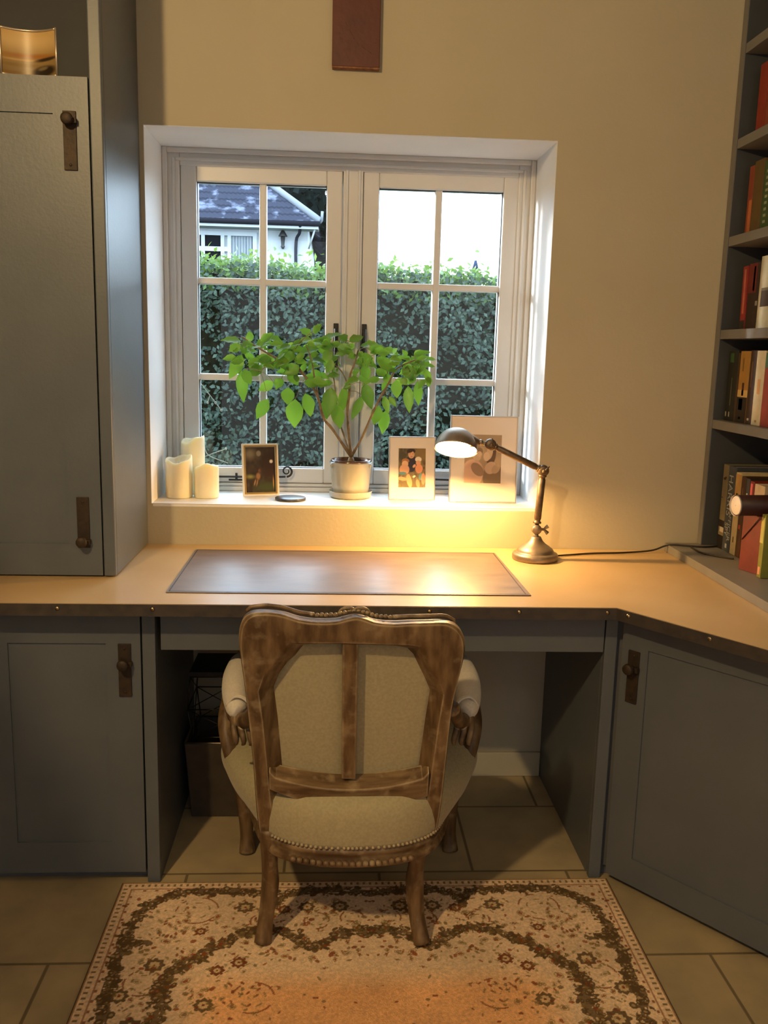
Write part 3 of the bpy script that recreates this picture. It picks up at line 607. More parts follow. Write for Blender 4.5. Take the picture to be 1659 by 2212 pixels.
# arms
for s_, nm in ((-1, 'l'), (1, 'r')):
    X = lambda d: CX+s_*d
    m = MB()
    m.tube(spline([(X(.21), -.885, .60), (X(.225), -.84, .565), (X(.248), -.78, .525), (X(.278), -.70, .515), (X(.286), -.58, .520), (X(.282), -.48, .535), (X(.276), -.445, .540), (X(.276), -.425, .520)], 5), interp([.017, .016, .018, .020, .019, .021, .024, .018], 5), 12)
    for k in range(5):
        a = -.6+k*.3; m.tube([(X(.276)+.027*math.sin(a), -.455, .558+.028*math.cos(a)), (X(.276)+.028*math.sin(a), -.425, .552+.028*math.cos(a)), (X(.276)+.022*math.sin(a), -.408, .530+.02*math.cos(a))], .0042, 6)
    for k in range(3):
        x0 = .240+.017*k; m.tube(spline([(X(x0), -.755, .535), (X(x0-.004), -.79, .515), (X(x0-.012), -.80, .485), (X(x0-.006), -.785, .47)], 4), interp([.004, .007, .006, .002], 4), 8)
    place(m.build('arm_rail', WOOD, ch), LCH)
    m = MB(); m.tube(spline([(X(.285), -.50, .525), (X(.303), -.53, .49), (X(.310), -.585, .44), (X(.300), -.62, .39), (X(.285), -.62, .34), (X(.260), -.61, .30)], 6), interp([.018, .021, .021, .018, .017, .016], 6), 14)
    place(m.build('arm_support', WOOD, ch), LCH)
    m = MB(); m.tube(spline([(X(.256), -.765, .540), (X(.266), -.745, .544), (X(.279), -.66, .550), (X(.285), -.58, .556), (X(.282), -.50, .560), (X(.280), -.470, .555)], 5), interp([.016, .026, .032, .032, .028, .016], 5), 18)
    for dy in (0, .008): m.tube(spline([(X(.232), -.762+dy, .548), (X(.247), -.764+dy, .570), (X(.270), -.760+dy, .574), (X(.291), -.752+dy, .550)], 4), .0028, 6)
    o = place(m.build('arm_pad', LINENP, ch), LCH)

# ------------------------------------------------------------------ rug
def rugcol(X, Y):
    n = len(X); cx0 = .108; U = np.abs(X-cx0); img = canvas(n, (236, 206, 172))
    nz = vnoise(X+3, Y+3, 9, 1); nf = vnoise(X+3, Y+3, 70, 2); nn = vnoise(X+3, Y+3, 160, 3)
    dark = np.array((98, 78, 52))/255; red = np.array((128, 66, 38))/255; olive = np.array((138, 116, 70))/255
    field = np.clip((.42-U)/.1, 0, 1)*np.clip((-.92-Y)/.08, 0, 1); field = field[:, None]
    img = img*(1-.75*field)+np.array((236, 170, 112))/255*.75*field
    img *= (.93+.12*nz+.06*(nn-.5))[:, None]
    d = np.minimum(.624-U, -.594-Y)           # distance from the edge
    def put(mask, c, k=1.0): img[mask] = img[mask]*(1-k)+c*k
    per = np.where(.624-U < -.594-Y, Y, X-cx0)
    # guard stripe of little dots
    put((np.abs(d-.012) < .005) & (np.sin(per*2*PI/.016) > .45), dark*1.25, .8)
    put((np.abs(d-.027) < .0012), red, .5); put(d < .003, np.array((150, 110, 75))/255, .8)
    put((np.abs(d-.033) < .003) & (np.sin(per*2*PI/.03) > .6), red, .7)
    def chain(poly, wd, step, seed, c=dark, dens=1.0):
        wd = wd*1.45
        r = np.random.default_rng(seed); P = np.array(poly)
        seg = np.hypot(*np.diff(P, axis=0).T); L = np.concatenate([[0], np.cumsum(seg)])
        if c is dark:
            dm = np.full(n, 9.)
            for (ax, ay), (bx, by) in zip(P[:-1], P[1:]):
                l2 = (bx-ax)**2+(by-ay)**2; t = np.clip(((U-ax)*(bx-ax)+(Y-ay)*(by-ay))/l2, 0, 1); dm = np.minimum(dm, np.hypot(U-ax-t*(bx-ax), Y-ay-t*(by-ay)))
            put((dm < wd*(.45+.5*nf)) & (nn > .22), c, .78)
        for s in np.arange(0, L[-1], step):
            x = np.interp(s, L, P[:, 0]); y = np.interp(s, L, P[:, 1])
            for _ in range(3):
                ox, oy = r.uniform(-wd, wd, 2); rr = r.uniform(.35, .7)*wd*.9; a = r.uniform(0, PI); q = r.uniform(.4, .8)
                dx = U-(x+ox); dy = Y-(y+oy); near = (np.abs(dx) < .04) & (np.abs(dy) < .04)
                dd = np.hypot((dx*math.cos(a)+dy*math.sin(a))/rr, (-dx*math.sin(a)+dy*math.cos(a))/(rr*q))
                if r.random() < .74: put(near & (dd < 1) & (nf > .2), c, .88)
                if r.random() < .45: put(near & (dd < .45), np.array((200, 172, 130))/255, .7)
    # outer vine
    chain([(0, -.648), (.06, -.634), (.13, -.632), (.20, -.645), (.235, -.665), (.27, -.640), (.34, -.632), (.42, -.632), (.48, -.640), (.53, -.672), (.556, -.72), (.572, -.78), (.56, -.83), (.575, -.88), (.565, -.95), (.57, -1.02), (.555, -1.08), (.57, -1.15), (.56, -1.25)], .013, .009, 11)
    chain([(.235, -.665), (.232, -.70)], .010, .008, 21); chain([(.515, -.83), (.575, -.83)], .012, .009, 22); chain([(0, -.66), (.0, -.68)], .006, .01, 23, red)
    # inner garland
    chain([(0, -.80), (.035, -.793), (.07, -.80), (.10, -.83), (.13, -.853), (.16, -.84), (.185, -.81), (.215, -.79), (.26, -.785), (.30, -.80), (.335, -.83), (.37, -.85), (.39, -.885), (.425, -.90), (.445, -.94), (.46, -.99), (.445, -1.03), (.46, -1.1), (.45, -1.2)], .0125, .0075, 12)
    def rosette(x, y, r, c=dark, inner_=None):
        dx = U-x; dy = Y-y; dd = np.hypot(dx, dy); a = np.arctan2(dy, dx); R = r*(1+.13*np.cos(8*a))
        put((dd < R) & (dd > R*.52), c, .85); put(dd <= R*.52, np.array((204, 176, 132))/255, .7); put(dd < R*.15, red, .9)
        put((dd > R*1.25) & (dd < R*1.5) & (np.sin(6*a) > .5), olive, .6)
    for x, y, r in ((.074, -.700, .021), (.155, -.700, .019), (.305, -.700, .021), (.21, -.71, .016), (.40, -.79, .013), (.485, -.905, .022), (.30, -.90, .017), (.345, -.925, .016), (.54, -1.0, .02), (.5, -1.09, .026), (.36, -1.03, .02)):
        rosette(x, y, r, dark if r > .0175 else red*.9)
    for x, y, r in ((.26, -1.01, .045), (.13, -.755, .03), (.5, -.96, .04), (.42, -.71, .05), (.26, -.755, .028), (.045, -.745, .028)):
        dx = U-x; dy = Y-y; dd = np.hypot(dx, dy); a = np.arctan2(dy, dx)
        put((np.abs(dd-r) < .0022) & (np.sin(3*a+1) > -.5) & (nf > .3), red, .65); put((np.abs(dd-r*.6) < .002) & (np.sin(5*a) > .2), olive, .7)
    r = np.random.default_rng(77)
    for _ in range(820):
        x = r.uniform(.0, .6); y = r.uniform(-1.3, -.64); s = r.uniform(.003, .0075); a = r.uniform(0, PI); q = r.uniform(.3, .8)
        if .0 < x < .24 and y < -.9 and r.random() < .82: continue
        if x > .54 and r.random() < .7: continue
        dx = U-x; dy = Y-y; near = (np.abs(dx) < .012) & (np.abs(dy) < .012)
        dd = np.hypot((dx*math.cos(a)+dy*math.sin(a))/s, (-dx*math.sin(a)+dy*math.cos(a))/(s*q))
        put(near & (dd < 1), (red, olive, dark*1.3, red*1.15)[r.integers(0, 4)], .75)
        if r.random() < .35: put(near & (np.abs(dd-1.5) < .25), olive, .55)
    img *= (.90+.16*vnoise(X*1+5, Y*1+5, 260, 9))[:, None]
    return img
rug = thing('rug', 'faded cream and orange oriental rug with dark floral borders on the stone floor', 'rug', (.108, -1.4, 0))
x0, x1 = -.516, .732
def grid(y0, y1, st):
    xs = np.arange(x0, x1+1e-6, st); ys = np.arange(y0, y1+1e-6, st); Xg, Yg = np.meshgrid(xs, ys); nx, ny = len(xs), len(ys)
    return Xg.ravel(), Yg.ravel(), [(j*nx+i, j*nx+i+1, (j+1)*nx+i+1, (j+1)*nx+i) for j in range(ny-1) for i in range(nx-1)]
Xa, Ya, Fa = grid(-1.192, -.594, .002); Xb, Yb, Fb = grid(-2.392, -1.192, .008)
off_ = len(Xa); Xc = np.concatenate([Xa, Xb]); Yc = np.concatenate([Ya, Yb])
vs = np.stack([Xc-.108, Yc+1.4, np.full(len(Xc), .0062)+.0006*vnoise(Xc+3, Yc+3, 14, 4)], 1)
colmesh('pile', vs.tolist(), Fa+[tuple(i+off_ for i in f) for f in Fb], rugcol(Xc, Yc), RUGM, rug)
m = MB(); m.box((x0-.108-.003, -.994, .0005), (x1-.108+.003, .808, .0058)); m.build('binding', RUGEDGE, rug, bevel=.001)

# ------------------------------------------------------------------ lamp and cable
lp = thing('desk_lamp', 'pewter articulated desk lamp with lit dome shade on the worktop', 'lamp', (.603, -.146, WT+.0005))
m = MB(); m.lathe([(.066, 0), (.0675, .003), (.0675, .014), (.065, .019), (.058, .0215), (.0545, .023), (.054, .027), (.050, .033), (.040, .040), (.030, .047), (.021, .056), (.0165, .064), (.0145, .068), (.010, .069), (.008, .0695)], n=64)
m.build('base', PEWTER, lp)
m = MB(); m.lathe([(.0065, .068), (.0085, .070), (.0065, .073), (.0065, .080)], n=20)
RY = Matrix.Rotation(PI/2, 3, 'Y')
m.lathe([(.013, -.011), (.0145, -.008), (.0145, .008), (.013, .011)], (0, 0, .090), 24, R=Matrix.Rotation(PI/2, 3, 'X'))
m.tube([(.006, 0, .09), (.024, 0, .0895)], .0042, 12)
m.tube(spline([(.022, 0, .0895), (.027, -.004, .096), (.033, -.006, .101)], 4), interp([.003, .0045, .006], 4), 10, flat=.5); m.tube(spline([(.022, 0, .0895), (.028, .002, .084), (.035, .003, .077)], 4), interp([.003, .0045, .006], 4), 10, flat=.5)
m.build('base_joint', PEWTER, lp)
def arm(a, b, r):
    a = Vector(a); b = Vector(b); L_ = (b-a).length; q = (b-a).to_track_quat('Z', 'Y').to_matrix(); m = MB()
    m.lathe([(r*.6, 0), (r*.6, .012), (r*1.15, .013), (r*1.15, .018), (r*.85, .019), (r*.85, .024), (r, .027), (r, L_-.027), (r*.85, L_-.024), (r*.85, L_-.019), (r*1.15, L_-.018), (r*1.15, L_-.013), (r*.6, L_-.012), (r*.6, L_)], a, 20, R=q); return m
EL = Vector((.011, .004, .264)); J2 = Vector((-.147, .006, .337)); NK = Vector((-.182, .006, .343)); DC = Vector((-.246, .012, .322))
arm((.0, 0, .095), EL, .0105).build('lower_arm', DARKBR, lp)
arm(EL, J2, .0095).build('upper_arm', DARKBR, lp)
def joint(p, s_=1):
    m = MB(); R = Matrix.Rotation(PI/2, 3, 'X')
    m.lathe([(.009, -.013), (.0155, -.010), (.017, -.004), (.017, .004), (.0155, .010), (.009, .013)], p, 24, R=R)
    m.lathe([(.006, .0), (.0055, .016), (.002, .018)], p+Vector((0, -.002, 0)), 14, R=R)
    d = Vector((.7*s_, 0, .7)) if s_ > 0 else Vector((.1, 0, 1)); 
    m.tube([p+Vector((0, -.017, 0))-d*.007, p+Vector((0, -.017, 0))+d*.007, p+Vector((0, -.0175, 0))+d*.0205], [.002, .003, .0014], 8); return m
joint(EL, 1).build('elbow_joint', DARKBR, lp); joint(J2, -1).build('head_joint', DARKBR, lp)
m = MB(); m.tube([J2, NK], [.006, .006], 12); m.tube([NK+Vector((.012, 0, -.001)), NK+Vector((.006, 0, 0)), NK], [.0085, .0085, .007], 14)
m.tube(spline([NK, NK+Vector((-.012, 0, .001)), NK+Vector((-.026, 0, .003)), NK+Vector((-.034, 0, .000))], 4), interp([.009, .016, .019, .015], 4), 20); m.build('lamp_neck', PEWTER, lp)
tilt = math.radians(26)
Rd = Matrix.Rotation(math.radians(9), 3, 'Y') @ Matrix.Rotation(-tilt, 3, 'X')
RD = .0615
prof = [(RD*math.cos(a), RD*1.0*math.sin(a)) for a in [PI/2*k/16 for k in range(16)]]+[(.001, RD)]
m = MB(); m.lathe([(RD+.0012, -.003), (RD+.0018, 0)]+[(r+.0006, z+.0006) for r, z in prof[1:]], DC, 56, R=Rd, cap=False)
m.build('lamp_shade', PEWTER, lp)
m = MB(); m.lathe([(r-.0016, z-.001) for r, z in prof[:-1]]+[(.001, RD-.002)], DC, 56, R=Rd, cap=False); m.build('shade_lining', DOMEIN, lp)
m = MB(); bc = DC+Rd @ Vector((0, 0, .028)); m.lathe([(.001, -.017), (.010, -.014), (.0165, -.004), (.0165, .004), (.010, .014), (.008, .026), (.001, .028)], bc, 24, R=Rd, cap=False); m.build('bulb', BULB, lp)
LO = Vector(lp.location)
pl = light('desk_lamp_light', 'POINT', (0, 0, 0), 30, (1, .55, .17), shadow_soft_size=.012)
pl.parent = lp; pl.location = DC+Rd @ Vector((0, 0, .004))
cb = tag(MB().tube(spline([(.668, -.125, .7655), (.72, -.10, .7638), (.80, -.075, .7638), (.90, -.060, .7638), (.99, -.045, .768), (1.035, -.04, .782), (1.06, -.05, .7885), (1.14, -.075, .7885), (1.22, -.030-.02, .7885), (1.26, -.045, .7885)], 8), .0028, 8).build('lamp_cable', CABLE), 'dark red-brown lamp cable trailing along the back of the worktop', 'cable')
m = MB(); m.tube(spline([(1.10, -.085, .7886), (1.10, -.16, .7886), (1.14, -.215, .7886), (1.21, -.205, .8), (1.25, -.16, .7886)][:3]+[(1.165, -.235, .7886)], 8), .0026, 8)
tag(m.build('cable_loop', CABLE), 'loose loop of black cable lying on the ledge before the books', 'cable')

# ------------------------------------------------------------------ window sill things
ZSL = WZ0+.0012
def candle(x, y, r, h, ph, label):
    t = thing('pillar_candle', label, 'candle', (x, y, ZSL), 0, 'candles on the window sill')
    def fn(rr, z, a, j):
        w_ = .5+.5*math.sin(a+ph)+.25*math.sin(2*a+ph*2)
        if j >= 4: z = z+(w_-.5)*.017+.002*math.sin(5*a+ph)
        sq = 1+.035*math.cos(4*a+ph)
        return rr*sq*(1+.01*math.sin(5*a)), z
    m = MB(); m.lathe([(r*.94, 0), (r, .003), (r, h*.3), (r, h*.7), (r*1.0, h-.008), (r*.97, h-.001), (r*.90, h+.001), (r*.80, h-.005), (r*.66, h-.015), (r*.4, h-.022), (.001, h-.023)], n=48, fn=fn, cap=False)
    m.build('wax_body', CANDLE, t)
    m = MB(); m.tube([(0, 0, h-.025), (.001, 0, h-.012), (.0, .001, h-.001)], .0012, 6); m.build('wick', WICK, t)
candle(-.482, .118, .041, .122, .5, 'ivory pillar candle in front against the left reveal')
candle(-.452, .212, .038, .175, 1.4, 'tallest ivory candle, standing behind the other two on the sill')
candle(-.397, .125, .040, .098, 2.4, 'shortest ivory candle, right of the group on the sill')

def frame_thing(bx, by, w, h, yawd, lean, fwid, fmats, mount, pic, label, thick=.010, inner_mat=None, nx=70):
    t = thing('picture_frame', label, 'picture frame', (bx, by, ZSL), math.radians(yawd), 'picture frames on the window sill')
    Lm = Matrix.Rotation(-math.radians(lean), 4, 'X')
    m = MB(); ring(m, -w/2, w/2, 0, h, fwid, -thick, 0)
    place(m.build('frame_border', fmats, t, bevel=.0012), Lm)
    if inner_mat:
        m = MB(); ring(m, -w/2+fwid*.55, w/2-fwid*.55, fwid*.55, h-fwid*.55, fwid*.4, -thick-.0015, -thick+.003); place(m.build('gilt_slip', inner_mat, t, bevel=.0006), Lm)
    m = MB(); m.box((-w/2+fwid*.5, -.003, fwid*.5), (w/2-fwid*.5, -.0008, h-fwid*.5)); place(m.build('back_board', BACKB, t), Lm)
    a, b, c, d = mount
    if (a, c) != (0, 0):
        m = MB(); m.box((-w/2+fwid*.9, -.0048, fwid*.9), (w/2-fwid*.9, -.0032, h-fwid*.9)); place(m.build('card_mount', MOUNT, t), Lm)
    place(picgrid('photograph', -w/2+(fwid if not a else a), w/2-(fwid if not b else b), c or fwid, h-(d or fwid), -.0052, nx, int(nx*1.5), pic, t), Lm)
    # strut
    sl_ = math.radians(lean); m = MB(); L_ = h*.62
    topy = math.sin(sl_)*h*.62; foot = topy+h*.20
    m.add([(-.018, math.sin(sl_)*h*.6+.001, h*.6), (.018, math.sin(sl_)*h*.6+.001, h*.6), (.022, foot, .0), (-.022, foot, .0), (-.018, math.sin(sl_)*h*.6+.003, h*.6), (.018, math.sin(sl_)*h*.6+.003, h*.6), (.022, foot+.002, 0), (-.022, foot+.002, 0)], [(0, 1, 2, 3), (4, 7, 6, 5), (0, 4, 5, 1), (1, 5, 6, 2), (2, 6, 7, 3), (3, 7, 4, 0)])
    m.build('easel_strut', BACKB, t)
    return t
def pic_garden(U, V):
    im = canvas(len(U), (46, 34, 22)); n = vnoise(U+1, V+1, 12, 5)
    im += (n[:, None]-.5)*.12
    ell(im, U, V, .15, .85, .35, .2, (110, 100, 80), soft=.8); ell(im, U, V, .8, .6, .35, .4, (44, 22, 12), soft=.6); ell(im, U, V, .7, .12, .6, .18, (52, 60, 28), soft=.7)
    ell(im, U, V, .15, .35, .22, .07, (120, 120, 60), soft=.8); ell(im, U, V, .45, .86, .1, .08, (120, 112, 95), soft=.4)
    ell(im, U, V, .42, .36, .10, .10, (130, 95, 65), soft=.5); ell(im, U, V, .30, .22, .03, .10, (140, 105, 75), -25, .5); ell(im, U, V, .38, .22, .03, .11, (130, 95, 65), -20, .5); ell(im, U, V, .46, .48, .05, .05, (95, 55, 35), soft=.4)
    ell(im, U, V, .87, .68, .07, .05, (200, 195, 180), soft=.4)
    ell(im, U, V, .93, .22, .02, .2, (190, 140, 70), soft=.6)
    return im
def pic_family(U, V):
    im = canvas(len(U), (104, 88, 56)); n = vnoise(U+1, V+1, 18, 6); im += (n[:, None]-.5)*.25
    ell(im, U, V, .8, .85, .3, .28, (120, 100, 62), soft=.5); ell(im, U, V, .15, .8, .2, .2, (72, 64, 40), soft=.5); ell(im, U, V, .5, .08, .6, .16, (100, 84, 50), soft=.5)
    ell(im, U, V, .48, .66, .24, .16, (44, 38, 48)); ell(im, U, V, .47, .52, .16, .14, (44, 40, 50))
    ell(im, U, V, .47, .93, .16, .07, (48, 32, 22)); ell(im, U, V, .47, .84, .125, .105, (205, 158, 122)); ell(im, U, V, .42, .93, .12, .045, (48, 32, 22), 10)
    ell(im, U, V, .42, .86, .02, .008, (80, 50, 40)); ell(im, U, V, .53, .86, .02, .008, (80, 50, 40)); ell(im, U, V, .48, .79, .045, .01, (170, 95, 75))
    ell(im, U, V, .26, .68, .15, .07, (160, 105, 60)); ell(im, U, V, .24, .60, .13, .09, (214, 172, 132)); ell(im, U, V, .22, .46, .20, .14, (214, 160, 124)); 
    ell(im, U, V, .73, .72, .13, .075, (222, 210, 192)); ell(im, U, V, .73, .63, .10, .07, (216, 160, 122)); ell(im, U, V, .76, .48, .15, .13, (222, 150, 112)); ell(im, U, V, .58, .55, .07, .04, (220, 165, 130), 30)
    ell(im, U, V, .15, .36, .16, .04, (70, 120, 130)); ell(im, U, V, .84, .28, .10, .1, (90, 135, 135)); ell(im, U, V, .15, .22, .2, .05, (236, 150, 105), -5); ell(im, U, V, .40, .17, .10, .2, (240, 160, 110), 20); ell(im, U, V, .92, .22, .08, .16, (235, 140, 100)); ell(im, U, V, .72, .1, .07, .12, (230, 140, 100), 20)
    ell(im, U, V, .58, .28, .06, .03, (240, 225, 190), 15)
    return im
def pic_sketch(U, V):
    im = canvas(len(U), (160, 138, 112)); n = vnoise(U+1, V+1, 10, 8); im += (n[:, None]-.5)*.04
    ell(im, U, V, .22, .20, .32, .30, (214, 176, 150), 20, .08); ell(im, U, V, .80, .12, .30, .30, (112, 94, 70), 0, .08); ell(im, U, V, .36, .28, .20, .12, (130, 108, 88), -30, .08)
    ell(im, U, V, .34, .56, .12, .12, (190, 165, 142), 0, .1); ell(im, U, V, .40, .66, .10, .08, (120, 100, 80), 0, .1); ell(im, U, V, .40, .60, .075, .06, (200, 176, 152), 0, .1)
    ell(im, U, V, .72, .60, .14, .24, (92, 70, 50), -8, .08); ell(im, U, V, .68, .64, .09, .16, (186, 162, 138), -12, .08); ell(im, U, V, .60, .55, .09, .10, (196, 172, 148), 0, .1); ell(im, U, V, .72, .32, .17, .13, (186, 160, 138), 15, .08); ell(im, U, V, .86, .30, .13, .09, (170, 146, 122), 30, .08)
    ell(im, U, V, .385, .78, .008, .2, (110, 85, 60), 0, .5)
    return im
frame_thing(-.229, .165, .118, .168, 16, 9, .011, CREAMFR, (0, 0, 0, 0), pic_garden, 'small cream and gilt frame with dark garden photo beside the candles', inner_mat=GOLD)
frame_thing(.256, .132, .152, .203, 4, 7, .0035, SILVER, (.032, .032, .040, .038), pic_family, 'slim silver frame with family photo right of the plant', thick=.008, nx=90)
frame_thing(.480, .100, .217, .276, -3, 6, .004, SILVER, (.048, .052, .062, .060), pic_sketch, 'largest silver frame with pale portrait print behind the lamp', thick=.009, nx=90)
m = MB(); m.lathe([(.047, 0), (.0485, .001), (.0485, .007), (.047, .008), (.001, .008)], n=48); o = tag(m.build('coaster', mat('dark slate', (.03, .03, .035), .35, col2=(.07, .07, .08), scale=40)), 'round dark slate coaster lying on the sill before the small frame', 'coaster'); o.location = (-.131, .098, ZSL)

# potted plant
PX, PY = .060, .172
pt = thing('potted_plant', 'leafy green pot plant in a grey stoneware pot on the sill', 'plant', (PX, PY, ZSL))
m = MB(); m.lathe([(.060, 0), (.066, .002), (.069, .008), (.070, .019), (.0715, .022), (.0695, .022), (.066, .012), (.03, .008), (.001, .008)], n=56, cap=False); m.build('saucer', GLAZE, pt)
m = MB(); m.lathe([(.055, .0085), (.058, .012), (.062, .05), (.0665, .105), (.069, .112), (.0695, .116), (.067, .116), (.0655, .112), (.062, .100), (.055, .1), (.001, .1)], n=64, cap=False)
for a in (-2.7, -.45): m.lathe([(.004, 0), (.006, .004), (.006, .010), (.003, .013)], (.067*math.cos(a), .067*math.sin(a), .100), 10)
m.build('pot', GLAZE, pt)
m = MB(); m.lathe([(.0652, .108), (.0668, .110), (.0645, .1225), (.063, .1235), (.0615, .1225), (.0615, .106)], n=64, cap=False); m.build('pot_rim', GLAZEB, pt)
m = MB(); m.lathe([(.061, .108), (.04, .113), (.015, .116), (.001, .116)], n=40, cap=False); m.build('soil', SOIL, pt)
def px(a, b): return ((a-757)/690, 1.015+(990-b)/702-ZSL)
BR = [([(757, 988), (715, 925), (695, 900), (680, 850), (655, 810), (620, 785), (580, 765), (545, 745), (520, 728)], -.03, .0040),
      ([(682, 850), (674, 810), (668, 775), (655, 740)], -.05, .0022), ([(757, 988), (740, 940), (731, 912), (722, 860), (716, 815), (706, 770)], .03, .0026),
      ([(757, 988), (750, 930), (747, 880), (751, 840), (750, 810), (760, 780), (768, 750)], -.01, .0045), ([(750, 835), (735, 800), (715, 780), (700, 765)], -.03, .0018),
      ([(757, 988), (780, 940), (800, 890), (818, 850), (835, 820), (850, 790), (880, 772), (905, 765)], -.04, .0034), ([(835, 820), (832, 790), (822, 760)], -.01, .0018), ([(655, 810), (630, 770), (640, 740), (665, 715)], -.06, .0016), ([(600, 770), (570, 790), (560, 800)], -.07, .0012), ([(712, 800), (720, 760), (740, 735)], .02, .0018)]
m = MB(); nodes_ = []
for pts, yo, r in BR:
    P = []
    for k, (a, b) in enumerate(pts):
        x, z = px(a, b); P.append((x, yo*min(1, (k+ (0 if b > 950 else 2))/4), z))
    sp = spline(P, 5); m.tube(sp, [r*(1.25-.65*i/len(sp))*(1+.12*math.sin(i*1.3)) for i in range(len(sp))], 8)
    nodes_ += sp[len(sp)//2:]
m.lathe([(.012, .112), (.010, .122), (.007, .13)], n=12)
m.build('stem', STEM, pt)
lv = []; lf = []
def leaf(base, tip, w, face, curl=.25, fold=.35):
    base = Vector(base); tip = Vector(tip); d = tip-base; L_ = d.length; d.normalize()
    f = Vector(face); s = d.cross(f).normalized(); nn_ = s.cross(d).normalized(); o = len(lv)
    prof = [(0, .04), (.12, .55), (.30, .95), (.48, 1.0), (.66, .8), (.82, .48), (.93, .2), (1, .02)]
    for t, ww in prof:
        c = base+d*L_*t-nn_*curl*L_*(t-.1)**2*.6; hw = w*.5*ww; wav = .06*w*math.sin(t*17)
        lv.append(c-s*hw+nn_*(hw*fold+wav)); lv.append(c); lv.append(c+s*hw+nn_*(hw*fold-wav))
    for i in range(len(prof)-1):
        a = o+i*3; lf.append((a, a+1, a+4, a+3)); lf.append((a+1, a+2, a+5, a+4))
    # petiole
cp = lambda a, b: px(460+a/3.318, 680+b/3.318)
LL = [(190, 190, 50, 175, 70), (190, 215, 110, 262, 60), (190, 285, 105, 460, 85), (182, 400, 198, 628, 80), (215, 385, 258, 500, 70), (330, 360, 235, 440, 80), (372, 605, 285, 755, 85), (410, 480, 300, 545, 70), (470, 450, 430, 530, 70), (525, 510, 520, 635, 90), (568, 605, 560, 820, 122), (640, 560, 685, 735, 90), (775, 605, 805, 745, 70), (830, 500, 815, 710, 100), (870, 620, 900, 805, 90), (930, 500, 905, 705, 75), (1060, 560, 980, 738, 62), (1070, 470, 1125, 655, 85), (1180, 630, 1145, 775, 80), (1245, 670, 1205, 850, 85), (1300, 440, 1310, 575, 75), (1385, 480, 1395, 675, 72), (1450, 440, 1462, 625, 62), (1250, 560, 1300, 630, 40), (1215, 560, 1250, 690, 50),
      (240, 190, 230, 108, 55), (300, 235, 375, 160, 80), (330, 200, 420, 120, 70), (380, 160, 500, 200, 75), (690, 130, 592, 85, 66), (705, 125, 752, 45, 55), (735, 170, 900, 102, 62), (690, 165, 578, 178, 62), (720, 210, 830, 260, 60), (940, 170, 880, 125, 70), (960, 170, 1060, 120, 75), (1060, 200, 1155, 175, 65), (1100, 220, 1220, 200, 70), (1200, 230, 1335, 250, 75), (1280, 250, 1310, 208, 40), (1420, 260, 1545, 225, 50), (1440, 290, 1597, 275, 55), (1470, 320, 1582, 338, 45), (1500, 350, 1545, 465, 50), (1430, 260, 1480, 215, 40), (1380, 270, 1350, 215, 40), (1060, 340, 1100, 445, 75), (600, 260, 740, 210, 80), (640, 300, 790, 320, 70), (560, 240, 500, 330, 85), (440, 300, 530, 380, 75), (520, 400, 600, 490, 75), (600, 350, 500, 420, 85), (300, 420, 230, 330, 65), (100, 215, 150, 270, 40), (840, 250, 760, 300, 70), (870, 210, 990, 260, 80), (1120, 270, 1010, 330, 85), (1150, 280, 1270, 380, 85), (1240, 290, 1330, 300, 60), (1350, 330, 1420, 440, 80), (1330, 420, 1370, 470, 50), (1220, 400, 1260, 470, 60), (690, 380, 760, 490, 80), (730, 420, 820, 440, 60), (770, 300, 850, 380, 70), (400, 330, 300, 290, 70), (820, 160, 760, 220, 55)]
for i, (a, b, c, d, w_) in enumerate(LL):
    x, z = cp(a, b); x1_, z1_ = cp(c, d); y = random.uniform(-.07, .05); w_ = w_/3.318/690
    dz = z1_-z
    face = Vector((random.uniform(-.35, .35), -1, random.uniform(.0, .5))) if dz < -.02 else Vector((random.uniform(-.3, .3), -.75, random.uniform(.5, 1.1)))
    leaf((x, y, z), (x1_, y+random.uniform(-.02, .01), z1_), w_*1.1, face, random.uniform(.05, .35), random.uniform(.15, .45))
for i in range(175):
    t = random.random(); a = random.uniform(150, 1540); top = np.interp(a, [150, 400, 700, 1000, 1300, 1540], [200, 190, 150, 170, 240, 270]); bot = np.interp(a, [150, 400, 600, 900, 1200, 1540], [330, 400, 480, 520, 500, 430])
    b = top+(bot-top)*random.random()**1.3; x, z = cp(a, b); an = random.uniform(-.3, 1.3)*PI; L_ = random.uniform(.025, .05)
    y = random.uniform(-.085, .055); dx = math.cos(an)*L_; dz = -abs(math.sin(an))*L_*random.uniform(.3, 1)
    if b < 260: dz *= .4
    leaf((x, y, z), (x+dx, y+random.uniform(-.03, .02), z+dz), L_*random.uniform(.45, .62), (random.uniform(-.5, .5), -.8, random.uniform(.1, 1)), random.uniform(0, .4), random.uniform(.1, .5))
for (cx_, cy_) in ((1400, 340), (1080, 300), (830, 340)):
    for k in range(26):
        x, z = cp(cx_+random.uniform(-50, 50), cy_+random.uniform(-25, 25)); leaf((x, random.uniform(-.06, .0), z), (x+random.uniform(-.012, .012), -.03, z-random.uniform(.01, .022)), .004, (0, -1, 0))
m = MB(); m.add(lv, lf, 0, True); me_o = m.build('foliage', LEAF, pt)
# slender leaf stalks
m = MB()
for i, (a, b, c, d, w_) in enumerate(LL[:60]):
    x, z = cp(a, b); nd = min(nodes_, key=lambda q: (q.x-x)**2+(q.z-z)**2)
    p0_ = Vector((x, lv[i*24+1].y, z)); m.tube(spline([nd, (nd+p0_)/2+Vector((0, 0, .006)), p0_], 4), .0008, 5)
m.build('leaf_stalk', STEM, pt)

